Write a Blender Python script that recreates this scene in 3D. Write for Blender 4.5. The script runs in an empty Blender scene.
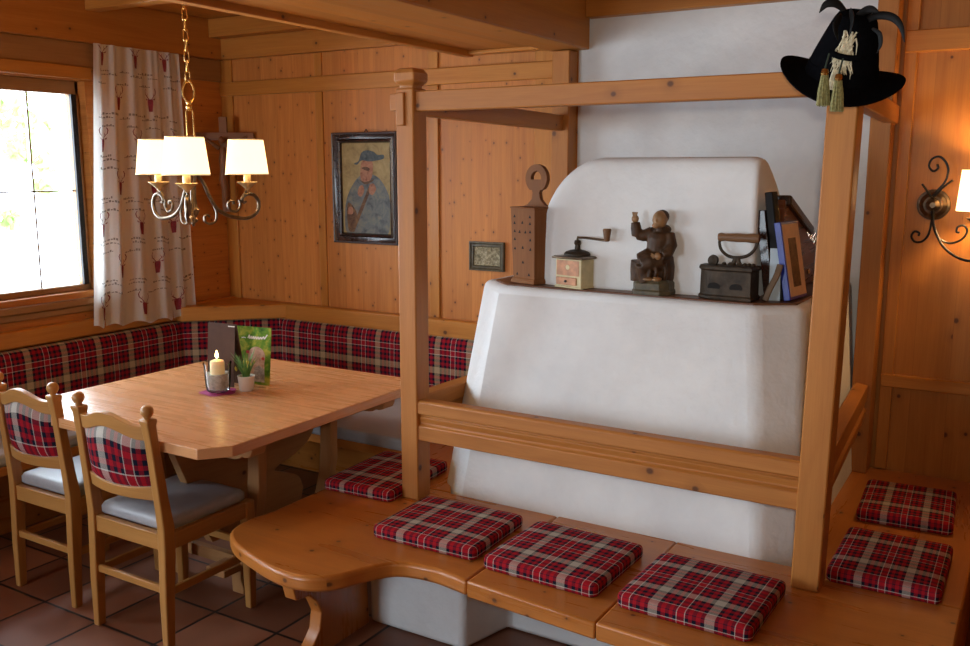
import bpy, bmesh, math, random
from mathutils import Vector, Matrix, noise as mnoise
random.seed(7)
PI = math.pi
scene = bpy.context.scene
COL = scene.collection

# ----------------------------------------------------------------- materials
class NT:
    def __init__(s, name):
        s.mat = bpy.data.materials.new(name); s.mat.use_nodes = True
        s.t = s.mat.node_tree; s.t.nodes.clear()
        s.out = s.t.nodes.new('ShaderNodeOutputMaterial')
    def node(s, typ, **kw):
        n = s.t.nodes.new(typ)
        for k, v in kw.items(): setattr(n, k, v)
        return n
    def link(s, a, b): s.t.links.new(a, b)
    def put(s, sock, v):
        if isinstance(v, bpy.types.NodeSocket): s.link(v, sock)
        else: sock.default_value = v
    def math(s, op, a, b=0.0, c=None, clamp=False):
        n = s.node('ShaderNodeMath', operation=op, use_clamp=clamp)
        s.put(n.inputs[0], a); s.put(n.inputs[1], b)
        if c is not None: s.put(n.inputs[2], c)
        return n.outputs[0]
    def vmath(s, op, a, b):
        n = s.node('ShaderNodeVectorMath', operation=op)
        s.put(n.inputs[0], a); s.put(n.inputs[1], b)
        return n.outputs[0]
    def mix(s, f, a, b, blend='MIX'):
        n = s.node('ShaderNodeMix', data_type='RGBA', blend_type=blend)
        s.put(n.inputs[0], f); s.put(n.inputs[6], a); s.put(n.inputs[7], b)
        return n.outputs[2]
    def rng(s, v, a, b, c=0.0, d=1.0):
        n = s.node('ShaderNodeMapRange'); n.clamp = True
        s.put(n.inputs[0], v); n.inputs[1].default_value = a; n.inputs[2].default_value = b
        n.inputs[3].default_value = c; n.inputs[4].default_value = d
        return n.outputs[0]
    def noise(s, vec, scale=1.0, detail=3.0, rough=.5, dist=0.0):
        n = s.node('ShaderNodeTexNoise')
        if vec is not None: s.put(n.inputs['Vector'], vec)
        n.inputs['Scale'].default_value = scale; n.inputs['Detail'].default_value = detail
        n.inputs['Roughness'].default_value = rough; n.inputs['Distortion'].default_value = dist
        return n.outputs[0]
    def ramp(s, f, stops, interp='LINEAR'):
        n = s.node('ShaderNodeValToRGB'); s.put(n.inputs[0], f)
        e = n.color_ramp.elements; n.color_ramp.interpolation = interp
        while len(e) < len(stops): e.new(0.5)
        for k, (p, c) in enumerate(stops):
            e[k].position = p; e[k].color = (c[0], c[1], c[2], 1)
        return n.outputs[0]
    def bsdf(s, color=None, rough=.5, metal=0.0, spec=.5, bump=None, bstr=.2, bdist=.01, **kw):
        b = s.node('ShaderNodeBsdfPrincipled')
        if color is not None: s.put(b.inputs['Base Color'], color)
        s.put(b.inputs['Roughness'], rough); s.put(b.inputs['Metallic'], metal)
        b.inputs['Specular IOR Level'].default_value = spec
        for k, v in kw.items(): s.put(b.inputs[k.replace('_', ' ')], v)
        if bump is not None:
            n = s.node('ShaderNodeBump'); n.inputs['Strength'].default_value = bstr
            n.inputs['Distance'].default_value = bdist
            s.link(bump, n.inputs['Height']); s.link(n.outputs[0], b.inputs['Normal'])
        s.link(b.outputs[0], s.out.inputs[0])
        return b

def C4(c): return (c[0], c[1], c[2], 1.0)

def wood(name, dark, light, plank=0.0, knots=.3, rough=.38, grain=26.0, kscale=1.0, seam=.55, spec=.3, knotcol=(.09, .03, .01), coat=0.0):
    m = NT(name)
    uv = m.node('ShaderNodeTexCoord').outputs['UV']
    oi = m.node('ShaderNodeObjectInfo').outputs['Random']
    cmb = m.node('ShaderNodeCombineXYZ')
    m.put(cmb.inputs[0], m.math('MULTIPLY', oi, 31.0)); m.put(cmb.inputs[1], m.math('MULTIPLY', oi, 17.0))
    seamf = None; tint = None
    if plank > 0:
        sp = m.node('ShaderNodeSeparateXYZ'); m.link(uv, sp.inputs[0])
        vv = m.math('DIVIDE', sp.outputs[1], plank)
        idx = m.math('FLOOR', vv); fr = m.math('FRACT', vv)
        wn = m.node('ShaderNodeTexWhiteNoise', noise_dimensions='1D'); m.link(idx, wn.inputs['W'])
        rnd = wn.outputs['Value']
        c2 = m.node('ShaderNodeCombineXYZ'); m.put(c2.inputs[0], m.math('MULTIPLY', rnd, 9.0)); m.put(c2.inputs[1], 0.0)
        p = m.vmath('ADD', uv, c2.outputs[0])
        edge = m.math('ABSOLUTE', m.math('SUBTRACT', fr, .5))
        seamf = m.rng(edge, .5 - .0016 / plank, .5, 0.0, seam)
        tint = m.rng(rnd, 0, 1, .88, 1.06)
    else:
        p = m.vmath('ADD', uv, cmb.outputs[0])
    g1 = m.noise(m.vmath('MULTIPLY', p, (1.6, grain, 1)), 1.0, 5, .62, .7)
    g2 = m.noise(m.vmath('MULTIPLY', p, (7, 240, 1)), 1.0, 2, .5)
    g3 = m.noise(m.vmath('MULTIPLY', p, (.9, 2.2, 1)), 1.0, 2, .5)
    t = m.math('ADD', m.math('MULTIPLY', g1, .55), m.math('ADD', m.math('MULTIPLY', g2, .2), m.math('MULTIPLY', g3, .25)))
    col = m.ramp(t, [(.33, dark), (.5, [(a + b) / 2 for a, b in zip(dark, light)]), (.66, light)])
    if tint is not None:
        col = m.mix(1.0, col, tint, 'MULTIPLY')
    if knots > 0:
        vo = m.node('ShaderNodeTexVoronoi', voronoi_dimensions='2D', feature='F1')
        m.link(m.vmath('MULTIPLY', p, (5.6 * kscale, 6.6 * kscale, 1)), vo.inputs['Vector']); vo.inputs['Scale'].default_value = 1
        sc = m.node('ShaderNodeSeparateColor'); m.link(vo.outputs['Color'], sc.inputs[0])
        keep = m.math('GREATER_THAN', sc.outputs[0], 1 - knots)
        size = m.rng(sc.outputs[1], 0, 1, .55, 1.5)
        d = m.math('DIVIDE', vo.outputs['Distance'], size)
        core = m.math('MULTIPLY', m.rng(d, .030, .060, .92, 0), keep)
        halo = m.math('MULTIPLY', m.rng(d, .04, .2, .34, 0), keep)
        col = m.mix(halo, col, C4([.6 * x for x in dark]))
        col = m.mix(core, col, C4(knotcol))
    if seamf is not None: col = m.mix(seamf, col, C4([.25 * x for x in dark]))
    m.bsdf(col, m.rng(g1, .3, .7, rough - .06, rough + .08), spec=spec, bump=g1, bstr=.06, bdist=.004, Coat_Weight=coat, Coat_Roughness=.22)
    return m.mat

def tartan(name, P=.175, dull=1.0, red=(.33, .010, .018), cream=(.38, .345, .285), navy=(.010, .010, .022), white=(.56, .53, .48), rot=False):
    m = NT(name)
    uv = m.node('ShaderNodeTexCoord').outputs['UV']
    sp = m.node('ShaderNodeSeparateXYZ'); m.link(uv, sp.inputs[0])
    S = []
    half = [(0, cream), (.085, navy), (.150, red), (.23, navy), (.30, red), (.36, navy), (.42, white), (.434, red)]
    S = list(half)
    S += [(.566, white), (.58, navy), (.64, red), (.70, navy), (.77, red), (.850, navy), (.915, cream)]
    def axis(o):
        f = m.math('FRACT', m.math('DIVIDE', m.math('ADD', o, (7.5 if rot else 7.0) * P), P))
        return m.ramp(f, S, 'CONSTANT')
    a = axis(sp.outputs[0]); b = axis(sp.outputs[1])
    tw = m.math('FRACT', m.math('MULTIPLY', m.math('ADD', sp.outputs[0], sp.outputs[1]), 420.0))
    f = m.rng(tw, .35, .65, .30, .70)
    col = m.mix(f, a, b)
    nz = m.noise(m.vmath('MULTIPLY', uv, (700, 700, 1)), 1, 2)
    col = m.mix(1.0, col, m.rng(nz, .3, .7, .8 * dull, 1.1 * dull), 'MULTIPLY')
    m.bsdf(col, .9, spec=.08, bump=tw, bstr=.08, bdist=.001)
    return m.mat

def plain(name, col, rough=.5, metal=0.0, spec=.5, var=0.0, vscale=30.0, bump=0.0, bscale=60.0, **kw):
    m = NT(name)
    oc = m.node('ShaderNodeTexCoord').outputs['Object']
    n1 = m.noise(oc, vscale, 4)
    c = m.mix(m.rng(n1, .3, .7), C4([x * (1 - var) for x in col]), C4([min(1, x * (1 + var)) for x in col]))
    b = m.noise(oc, bscale, 4) if bump > 0 else None
    m.bsdf(c, rough, metal, spec, b, bump, .006, **kw)
    return m.mat

def emit(name, col, strength):
    m = NT(name)
    m.bsdf(C4(col), .6, Emission_Color=C4(col), Emission_Strength=strength)
    return m.mat

M = {}
M['wall'] = wood('pine_panel', (.43, .138, .027), (.65, .255, .058), plank=.115, knots=.5, rough=.5, kscale=2.0, seam=.3)
M['wallR'] = wood('pine_panel_right', (.38, .135, .023), (.54, .22, .042), plank=.13, knots=.3, rough=.4, kscale=1.2, seam=.3)
M['trim'] = wood('pine_trim', (.38, .132, .021), (.54, .225, .042), knots=.2, rough=.4)
M['ceil'] = wood('pine_ceiling', (.38, .13, .020), (.52, .205, .036), plank=.14, knots=.18, rough=.42, seam=.4)
M['beam'] = wood('pine_beam', (.38, .132, .022), (.52, .21, .040), knots=.22, rough=.42)
M['frame'] = wood('canopy_pine', (.34, .118, .024), (.48, .192, .044), knots=.35, rough=.45, grain=18)
M['bench'] = wood('bench_pine', (.38, .118, .019), (.54, .195, .037), knots=.45, rough=.3, grain=16, spec=.4, coat=.18, kscale=1.5)
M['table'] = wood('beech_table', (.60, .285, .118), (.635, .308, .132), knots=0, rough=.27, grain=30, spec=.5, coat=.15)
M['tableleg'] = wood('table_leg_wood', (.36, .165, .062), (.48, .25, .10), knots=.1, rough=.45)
M['chair'] = wood('chair_oak', (.37, .165, .042), (.50, .245, .070), knots=0, rough=.36, grain=40, spec=.35, coat=.1)
M['winwood'] = wood('window_wood', (.26, .12, .04), (.38, .19, .07), knots=.1, rough=.45)
M['darkwood'] = wood('dark_wood', (.09, .028, .010), (.17, .058, .022), knots=.05, rough=.4)
M['graterwood'] = wood('box_wood', (.15, .055, .018), (.24, .098, .034), knots=.05, rough=.65, spec=.15)
M['ledge'] = wood('ledge_wood', (.085, .034, .016), (.15, .062, .030), knots=.05, rough=.4)
M['zither'] = wood('zither_wood', (.09, .026, .010), (.16, .05, .018), knots=0, rough=.28)
M['handle'] = wood('handle_wood', (.12, .055, .022), (.22, .11, .05), knots=0, rough=.45)
M['cross'] = wood('cross_wood', (.16, .058, .02), (.25, .10, .036), knots=0, rough=.5)
M['tartan'] = tartan('tartan_cushion', P=.168, rot=True, cream=(.42, .38, .31), red=(.36, .011, .018))
M['tartan_back'] = tartan('tartan_upholstery', P=.19, red=(.30, .010, .020), cream=(.42, .32, .20))
M['tartan_chair'] = tartan('tartan_chair', P=.24, red=(.33, .010, .018), cream=(.50, .46, .40))
M['leather'] = plain('grey_leather', (.36, .36, .38), .38, spec=.5, var=.05, bump=.1, bscale=200)
M['black'] = plain('black_metal', (.018, .016, .015), .42, .6, var=.3, vscale=60, bump=.1, bscale=120)
M['iron'] = plain('cast_iron', (.042, .028, .017), .55, .4, spec=.3, var=.5, vscale=22, bump=.25, bscale=90)
M['bronze'] = plain('bronze_metal', (.16, .115, .075), .32, .9, var=.25, vscale=50)
M['brass'] = plain('brass', (.62, .38, .12), .25, 1.0, var=.15)
M['goldpale'] = plain('pale_gold', (.62, .47, .24), .35, .8, var=.15)
M['felt'] = plain('black_felt', (.0035, .0035, .0045), 1.0, spec=.02, var=.2, vscale=80)
M['feather'] = plain('black_feather', (.006, .006, .006), .6, spec=.2, var=.3)
M['fur'] = plain('pale_fur', (.62, .56, .40), .9, spec=.1, var=.3, vscale=140)
M['tassel'] = plain('gold_thread', (.24, .22, .09), .7, spec=.3, var=.45, vscale=160)
M['cord'] = plain('green_cord', (.03, .045, .03), .8)
M['carved'] = plain('carved_wood', (.055, .026, .011), .5, spec=.25, var=.4, vscale=30, bump=.2, bscale=50)
M['skinwood'] = plain('carved_skin', (.25, .13, .050), .5, var=.25, vscale=40)
M['plinthwood'] = plain('statue_plinth', (.075, .058, .028), .55, var=.4, vscale=40, bump=.2)
M['cream'] = plain('cream_enamel', (.58, .50, .28), .5, var=.16, vscale=26)
M['pinkenamel'] = plain('worn_pink_enamel', (.52, .25, .13), .55, var=.25, vscale=45)
M['frameblk'] = plain('dark_frame', (.030, .013, .009), .25, spec=.6, var=.3)
M['frameedge'] = plain('frame_edge', (.085, .085, .095), .25, spec=.8)
M['white_card'] = plain('white_card', (.78, .76, .72), .6)
M['blue'] = plain('blue_frame', (.008, .02, .24), .35, var=.1)
M['sand'] = plain('peach_backing', (.62, .38, .22), .6, var=.1)
M['palegrey'] = plain('pale_blue_paper', (.42, .52, .60), .6, var=.1)
M['leatherblack'] = plain('black_cover', (.009, .008, .008), .6, spec=.15, var=.2)
M['strap'] = plain('brown_strap', (.13, .075, .035), .6, var=.2)
M['steel'] = plain('steel', (.55, .54, .52), .25, 1.0)
M['grout'] = plain('grout', (.05, .04, .035), .8)
M['potwhite'] = plain('white_pot', (.75, .72, .66), .4, var=.05)
M['soil'] = plain('soil', (.10, .055, .03), .9, var=.3, vscale=150)
M['leafA'] = plain('plant_leaf', (.10, .22, .035), .5, var=.35, vscale=40)
M['leafY'] = plain('plant_bud', (.50, .42, .06), .5, var=.3)
M['wax'] = plain('candle_wax', (.86, .72, .44), .5, Subsurface_Weight=.3, Emission_Color=(1, .62, .2, 1), Emission_Strength=.12)
M['wick'] = plain('wick', (.02, .02, .02), .8)
M['flame'] = emit('flame', (1, .72, .25), 22)
M['napkin'] = plain('magenta_napkin', (.36, .02, .14), .7, var=.15)
M['menubrown'] = plain('brown_menu', (.075, .034, .020), .55, spec=.2, var=.1)
M['void'] = plain('dark_hole', (.006, .004, .003), .9)

def plaster():
    m = NT('white_plaster')
    oc = m.node('ShaderNodeTexCoord').outputs['Object']
    a = m.noise(oc, 3.5, 5, .6); b = m.noise(oc, 28, 4, .55)
    h = m.math('ADD', m.math('MULTIPLY', a, 1.4), m.math('MULTIPLY', b, .35))
    c = m.mix(m.rng(a, .35, .65), (.68, .69, .70, 1), (.78, .79, .79, 1))
    m.bsdf(c, .9, spec=.15, bump=h, bstr=.28, bdist=.02)
    return m.mat
M['plaster'] = plaster()

def tilefloor():
    m = NT('terracotta_tiles')
    oc = m.node('ShaderNodeTexCoord').outputs['Object']
    sp = m.node('ShaderNodeSeparateXYZ'); m.link(oc, sp.inputs[0])
    gx = m.math('DIVIDE', m.math('ADD', sp.outputs[0], 3.055 + 31), .312); gy = m.math('DIVIDE', m.math('ADD', sp.outputs[1], 28.2 - 1.95), .282)
    def edge(g): return m.math('ABSOLUTE', m.math('SUBTRACT', m.math('FRACT', g), .5))
    e = m.math('MAXIMUM', edge(gx), edge(gy))
    j = m.rng(e, .477, .484)
    cb = m.node('ShaderNodeCombineXYZ'); m.put(cb.inputs[0], m.math('FLOOR', gx)); m.put(cb.inputs[1], m.math('FLOOR', gy))
    wn = m.node('ShaderNodeTexWhiteNoise', noise_dimensions='2D'); m.link(cb.outputs[0], wn.inputs['Vector'])
    n1 = m.noise(oc, 9, 5, .6)
    base = m.ramp(m.math('ADD', m.math('MULTIPLY', wn.outputs['Value'], .5), m.math('MULTIPLY', n1, .5)),
                  [(.2, (.17, .066, .036)), (.5, (.25, .098, .052)), (.8, (.34, .14, .075))])
    col = m.mix(j, base, (.020, .017, .016, 1))
    hh = m.math('SUBTRACT', m.math('MULTIPLY', n1, .2), j)
    m.bsdf(col, m.rng(n1, .3, .7, .30, .5), spec=.45, bump=hh, bstr=.3, bdist=.004)
    return m.mat
M['tiles'] = tilefloor()

def glassmat(name, col=(1, 1, 1), rough=0.0, thin=False, ior=1.25):
    m = NT(name)
    if thin:
        tr = m.node('ShaderNodeBsdfTransparent'); gl = m.node('ShaderNodeBsdfGlossy'); gl.inputs['Roughness'].default_value = .02
        fr = m.node('ShaderNodeFresnel'); fr.inputs[0].default_value = ior
        mx = m.node('ShaderNodeMixShader'); m.link(fr.outputs[0], mx.inputs[0]); m.link(tr.outputs[0], mx.inputs[1]); m.link(gl.outputs[0], mx.inputs[2])
        tr.inputs[0].default_value = C4(col)
        m.link(mx.outputs[0], m.out.inputs[0])
    else:
        m.bsdf(C4(col), rough, Transmission_Weight=1.0, IOR=1.45)
    return m.mat
M['pane'] = glassmat('window_glass', thin=True)
M['glass'] = glassmat('clear_glass', (.97, .98, .98), thin=True, ior=1.12)

def shade_mat(name, strength):
    m = NT(name)
    d = m.node('ShaderNodeBsdfDiffuse'); d.inputs[0].default_value = (.85, .76, .58, 1)
    t = m.node('ShaderNodeBsdfTranslucent'); t.inputs[0].default_value = (.9, .74, .46, 1)
    mx = m.node('ShaderNodeMixShader'); mx.inputs[0].default_value = .5
    m.link(d.outputs[0], mx.inputs[1]); m.link(t.outputs[0], mx.inputs[2])
    e = m.node('ShaderNodeEmission'); e.inputs[0].default_value = (1, .83, .53, 1); e.inputs[1].default_value = strength
    ad = m.node('ShaderNodeAddShader'); m.link(mx.outputs[0], ad.inputs[0]); m.link(e.outputs[0], ad.inputs[1])
    m.link(ad.outputs[0], m.out.inputs[0])
    return m.mat
M['shade'] = shade_mat('lampshade_cloth', 1.2)
M['sconceshade'] = shade_mat('sconce_shade_glass', 1.6)

def curtain_mat():
    m = NT('curtain_cloth')
    oc = m.node('ShaderNodeTexCoord').outputs['Object']
    n1 = m.noise(m.vmath('MULTIPLY', oc, (300, 300, 300)), 1, 2)
    c = m.mix(n1, (.86, .84, .79, 1), (.93, .91, .87, 1))
    d = m.node('ShaderNodeBsdfDiffuse'); m.link(c, d.inputs[0])
    t = m.node('ShaderNodeBsdfTranslucent'); m.link(c, t.inputs[0])
    mx = m.node('ShaderNodeMixShader'); mx.inputs[0].default_value = .5
    m.link(d.outputs[0], mx.inputs[1]); m.link(t.outputs[0], mx.inputs[2]); m.link(mx.outputs[0], m.out.inputs[0])
    return m.mat
M['curtain'] = curtain_mat()
M['stag'] = plain('stag_print', (.23, .022, .035), .8, var=.3, vscale=90)
M['script'] = plain('grey_print', (.30, .27, .24), .8)

def painting_mat(name, cols, scale, contrast=.5):
    m = NT(name)
    oc = m.node('ShaderNodeTexCoord').outputs['Object']
    n1 = m.noise(oc, scale, 6, .65, .6)
    c = m.ramp(n1, [(.32, cols[0]), (.5, cols[1]), (.68, cols[2])])
    m.bsdf(c, .5, spec=.15, bump=n1, bstr=.15, bdist=.003)
    return m.mat
M['p_bg'] = painting_mat('paint_ochre', [(.20, .14, .055), (.32, .235, .10), (.42, .31, .14)], 14)
M['p_coat'] = painting_mat('paint_greyblue', [(.06, .066, .07), (.135, .145, .14), (.22, .20, .14)], 22)
M['p_hat'] = painting_mat('paint_hat', [(.03, .04, .045), (.07, .085, .09), (.12, .13, .12)], 30)
M['p_skin'] = painting_mat('paint_skin', [(.20, .075, .04), (.34, .15, .085), (.42, .21, .12)], 40)
M['p_brown'] = painting_mat('paint_brown', [(.05, .025, .015), (.12, .06, .03), (.22, .12, .05)], 30)
M['p_relief'] = painting_mat('relief_metal', [(.10, .085, .05), (.26, .22, .13), (.48, .42, .28)], 75)
M['fillgrey'] = painting_mat('decor_filling', [(.34, .33, .29), (.56, .54, .50), (.74, .72, .68)], 60)
M['fl_green'] = painting_mat('flyer_green', [(.015, .09, .008), (.13, .27, .02), (.52, .46, .06)], 20)
M['fl_red'] = plain('flyer_red', (.5, .04, .03), .5)
M['fl_skin'] = painting_mat('flyer_pink', [(.38, .22, .17), (.55, .37, .29), (.68, .52, .44)], 40)
M['fl_grey'] = painting_mat('flyer_grey', [(.2, .17, .16), (.36, .33, .32), (.55, .52, .5)], 60)

def leafmat():
    m = NT('outdoor_leaf')
    oi = m.node('ShaderNodeTexCoord').outputs['Object']
    n1 = m.noise(oi, 5, 3)
    c = m.ramp(n1, [(.3, (.20, .34, .10)), (.7, (.40, .55, .24))])
    d = m.node('ShaderNodeBsdfDiffuse'); m.link(c, d.inputs[0])
    t = m.node('ShaderNodeBsdfTranslucent'); m.link(c, t.inputs[0])
    mx = m.node('ShaderNodeMixShader'); mx.inputs[0].default_value = .5
    m.link(d.outputs[0], mx.inputs[1]); m.link(t.outputs[0], mx.inputs[2]); m.link(mx.outputs[0], m.out.inputs[0])
    return m.mat
M['leaf'] = leafmat()
M['bark'] = plain('bark', (.12, .08, .05), .9, var=.3)

# ----------------------------------------------------------------- mesh helper
AX = {'x': 0, 'y': 1, 'z': 2}
WL = {}
def wloc(o): return WL.get(o.name, Vector((0, 0, 0))) if o is not None else Vector((0, 0, 0))

class MB:
    def __init__(s, grain='x', mat=0):
        s.bm = bmesh.new(); s.uv = s.bm.loops.layers.uv.new('UVMap')
        s.g = grain; s.mi = mat; s.M = Matrix.Identity(4)
    def face(s, pts, uv=None, smooth=False):
        vs = [s.bm.verts.new(s.M @ Vector(p)) for p in pts]
        return s._f(vs, pts, uv, smooth)
    def _f(s, vs, pts, uv=None, smooth=False):
        try: f = s.bm.faces.new(vs)
        except ValueError: return None
        f.material_index = s.mi; f.smooth = smooth
        if uv is None: uv = s.boxuv(pts)
        for l, q in zip(f.loops, uv): l[s.uv].uv = q
        return f
    def boxuv(s, pts):
        n = Vector((0, 0, 0)); k = len(pts)
        for i in range(k):
            a = pts[i]; b = pts[(i + 1) % k]
            n.x += (a[1] - b[1]) * (a[2] + b[2]); n.y += (a[2] - b[2]) * (a[0] + b[0]); n.z += (a[0] - b[0]) * (a[1] + b[1])
        d = max(range(3), key=lambda i: abs(n[i])); g = AX[s.g]
        o = [i for i in range(3) if i != d]
        if g in o: u = g; v = [i for i in o if i != g][0]
        else: u, v = o
        return [(p[u], p[v]) for p in pts]
    def box(s, x0, x1, y0, y1, z0, z1):
        P = [(x, y, z) for z in (z0, z1) for y in (y0, y1) for x in (x0, x1)]
        V = [s.bm.verts.new(s.M @ Vector(p)) for p in P]
        for q in ((0, 2, 3, 1), (4, 5, 7, 6), (0, 1, 5, 4), (2, 6, 7, 3), (0, 4, 6, 2), (1, 3, 7, 5)):
            s._f([V[i] for i in q], [P[i] for i in q])
        return s
    def prism(s, pts, axis, a, b):
        def mk(p, c):
            return {'x': (c, p[0], p[1]), 'y': (p[0], c, p[1]), 'z': (p[0], p[1], c)}[axis]
        A = [mk(p, a) for p in pts]; B = [mk(p, b) for p in pts]
        return s.loft([A, B], caps=True)
    def loft(s, rings, caps=True, closed=True, smooth=False):
        R = [[s.bm.verts.new(s.M @ Vector(p)) for p in r] for r in rings]
        n = len(rings[0])
        for i in range(len(rings) - 1):
            for j in range(n if closed else n - 1):
                k = (j + 1) % n
                s._f([R[i][j], R[i][k], R[i + 1][k], R[i + 1][j]], [rings[i][j], rings[i][k], rings[i + 1][k], rings[i + 1][j]], None, smooth)
        if caps:
            s._f(list(reversed(R[0])), list(reversed(rings[0]))); s._f(R[-1], rings[-1])
        return s
    def tube(s, pts, r, seg=8, closed=False, flat=1.0, smooth=True):
        P = [Vector(p) for p in pts]; n = len(P)
        rr = r if isinstance(r, (list, tuple)) else [r] * n
        T = []
        for i in range(n):
            a = P[i - 1] if (i > 0 or closed) else P[i]; b = P[(i + 1) % n] if (i < n - 1 or closed) else P[i]
            t = (b - a); T.append(t.normalized() if t.length > 1e-9 else Vector((0, 0, 1)))
        ref = Vector((0, 0, 1)) if abs(T[0].z) < .9 else Vector((1, 0, 0))
        N = (ref - T[0] * ref.dot(T[0])).normalized()
        rings = []; L = 0.0; uvs = []
        for i in range(n):
            N = (N - T[i] * N.dot(T[i]))
            N = N.normalized() if N.length > 1e-6 else T[i].orthogonal().normalized()
            Bn = T[i].cross(N)
            rings.append([tuple(P[i] + N * (rr[i] * math.cos(2 * PI * j / seg)) + Bn * (rr[i] * flat * math.sin(2 * PI * j / seg))) for j in range(seg)])
        R = [[s.bm.verts.new(s.M @ Vector(p)) for p in q] for q in rings]
        m = n if closed else n - 1
        for i in range(m):
            i2 = (i + 1) % n; dl = (P[i2] - P[i]).length
            for j in range(seg):
                k = (j + 1) % seg; c = 2 * PI * max(rr[i], 1e-4) / seg
                s._f([R[i][j], R[i][k], R[i2][k], R[i2][j]], None, [(L, j * c), (L, (j + 1) * c), (L + dl, (j + 1) * c), (L + dl, j * c)], smooth)
            L += dl
        if not closed:
            s._f(list(reversed(R[0])), list(reversed(rings[0]))); s._f(R[-1], rings[-1])
        return s
    def lathe(s, prof, c=(0, 0, 0), axis='z', seg=24, smooth=True, sx=1.0, sy=1.0):
        rings = []
        for (r, h) in prof:
            ring = []
            for j in range(seg):
                a = 2 * PI * j / seg; x = max(r, 1e-5) * math.cos(a) * sx; y = max(r, 1e-5) * math.sin(a) * sy
                q = {'z': (x, y, h), 'y': (x, h, y), 'x': (h, x, y)}[axis]
                ring.append((c[0] + q[0], c[1] + q[1], c[2] + q[2]))
            rings.append(ring)
        return s.loft(rings, True, True, smooth)
    def ell(s, c, rad, seg=16, rings=10):
        if not isinstance(rad, (list, tuple)): rad = (rad, rad, rad)
        prof = []
        R = []
        for i in range(rings + 1):
            t = PI * i / rings; z = -math.cos(t); r = max(math.sin(t), 1e-3)
            R.append([(c[0] + rad[0] * r * math.cos(2 * PI * j / seg), c[1] + rad[1] * r * math.sin(2 * PI * j / seg), c[2] + rad[2] * z) for j in range(seg)])
        return s.loft(R, True, True, True)
    def grid(s, fn, nu, nv, smooth=True, uvfn=None):
        P = [[fn(i / nu, j / nv) for i in range(nu + 1)] for j in range(nv + 1)]
        V = [[s.bm.verts.new(s.M @ Vector(p)) for p in r] for r in P]
        for j in range(nv):
            for i in range(nu):
                q = [(j, i), (j, i + 1), (j + 1, i + 1), (j + 1, i)]
                uv = [uvfn(b / nu, a / nv) for a, b in q] if uvfn else None
                s._f([V[a][b] for a, b in q], [P[a][b] for a, b in q], uv, smooth)
        return s
    def build(s, name, mats, parent=None, loc=None, local=False, bevel=0.0, seg=2, angle=32, smooth=True, recalc=True, weld=False):
        bm = s.bm
        if weld: bmesh.ops.remove_doubles(bm, verts=bm.verts, dist=1e-5)
        if recalc: bmesh.ops.recalc_face_normals(bm, faces=bm.faces)
        me = bpy.data.meshes.new(name); bm.to_mesh(me); bm.free()
        if not isinstance(mats, (list, tuple)): mats = [mats]
        for m in mats: me.materials.append(M[m] if isinstance(m, str) else m)
        o = bpy.data.objects.new(name, me); COL.objects.link(o)
        base = Vector((0, 0, 0))
        if parent is not None:
            o.parent = parent; base = wloc(parent)
            if loc is not None: o.location = Vector(loc) - (base if not local else Vector((0, 0, 0)))
        elif loc is not None: o.location = loc
        off = base + (o.location if not local else Vector((0, 0, 0)))
        if not local: me.transform(Matrix.Translation(-off))
        WL[o.name] = base + o.location
        if smooth:
            for p in me.polygons: p.use_smooth = True
            me.set_sharp_from_angle(angle=math.radians(angle))
        if bevel > 0:
            b = o.modifiers.new('bevel', 'BEVEL'); b.width = bevel; b.segments = seg; b.limit_method = 'ANGLE'; b.angle_limit = math.radians(40)
            b.harden_normals = False
        return o

def tag(o, label, cat, group=None, kind=None):
    if label: o['label'] = label
    if cat: o['category'] = cat
    if group: o['group'] = group
    if kind: o['kind'] = kind
    return o
def thing(name, label, cat, loc=(0, 0, 0), rz=0.0, group=None):
    o = bpy.data.objects.new(name, None); COL.objects.link(o)
    o.empty_display_size = .1
    o.location = loc; o.rotation_euler = (0, 0, rz); WL[o.name] = Vector(loc)
    return tag(o, label, cat, group)
def struct(o): o['kind'] = 'structure'; return o

def crom(pts, n=8, closed=False):
    P = [Vector(p) for p in pts]; out = []; k = len(P)
    rng = range(k if closed else k - 1)
    for i in rng:
        p1 = P[i]; p2 = P[(i + 1) % k]
        p0 = P[i - 1] if (closed or i > 0) else p1 * 2 - p2
        p3 = P[(i + 2) % k] if (closed or i + 2 < k) else p2 * 2 - p1
        for j in range(n):
            t = j / n
            out.append(.5 * ((2 * p1) + (p2 - p0) * t + (2 * p0 - 5 * p1 + 4 * p2 - p3) * t * t + (3 * p1 - p0 - 3 * p2 + p3) * t ** 3))
    if not closed: out.append(P[-1].copy())
    return out
def spiral(c, r0, r1, a0, a1, n=26):
    return [(c[0] + (r0 + (r1 - r0) * i / n) * math.cos(a0 + (a1 - a0) * i / n), c[1] + (r0 + (r1 - r0) * i / n) * math.sin(a0 + (a1 - a0) * i / n)) for i in range(n + 1)]

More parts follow.
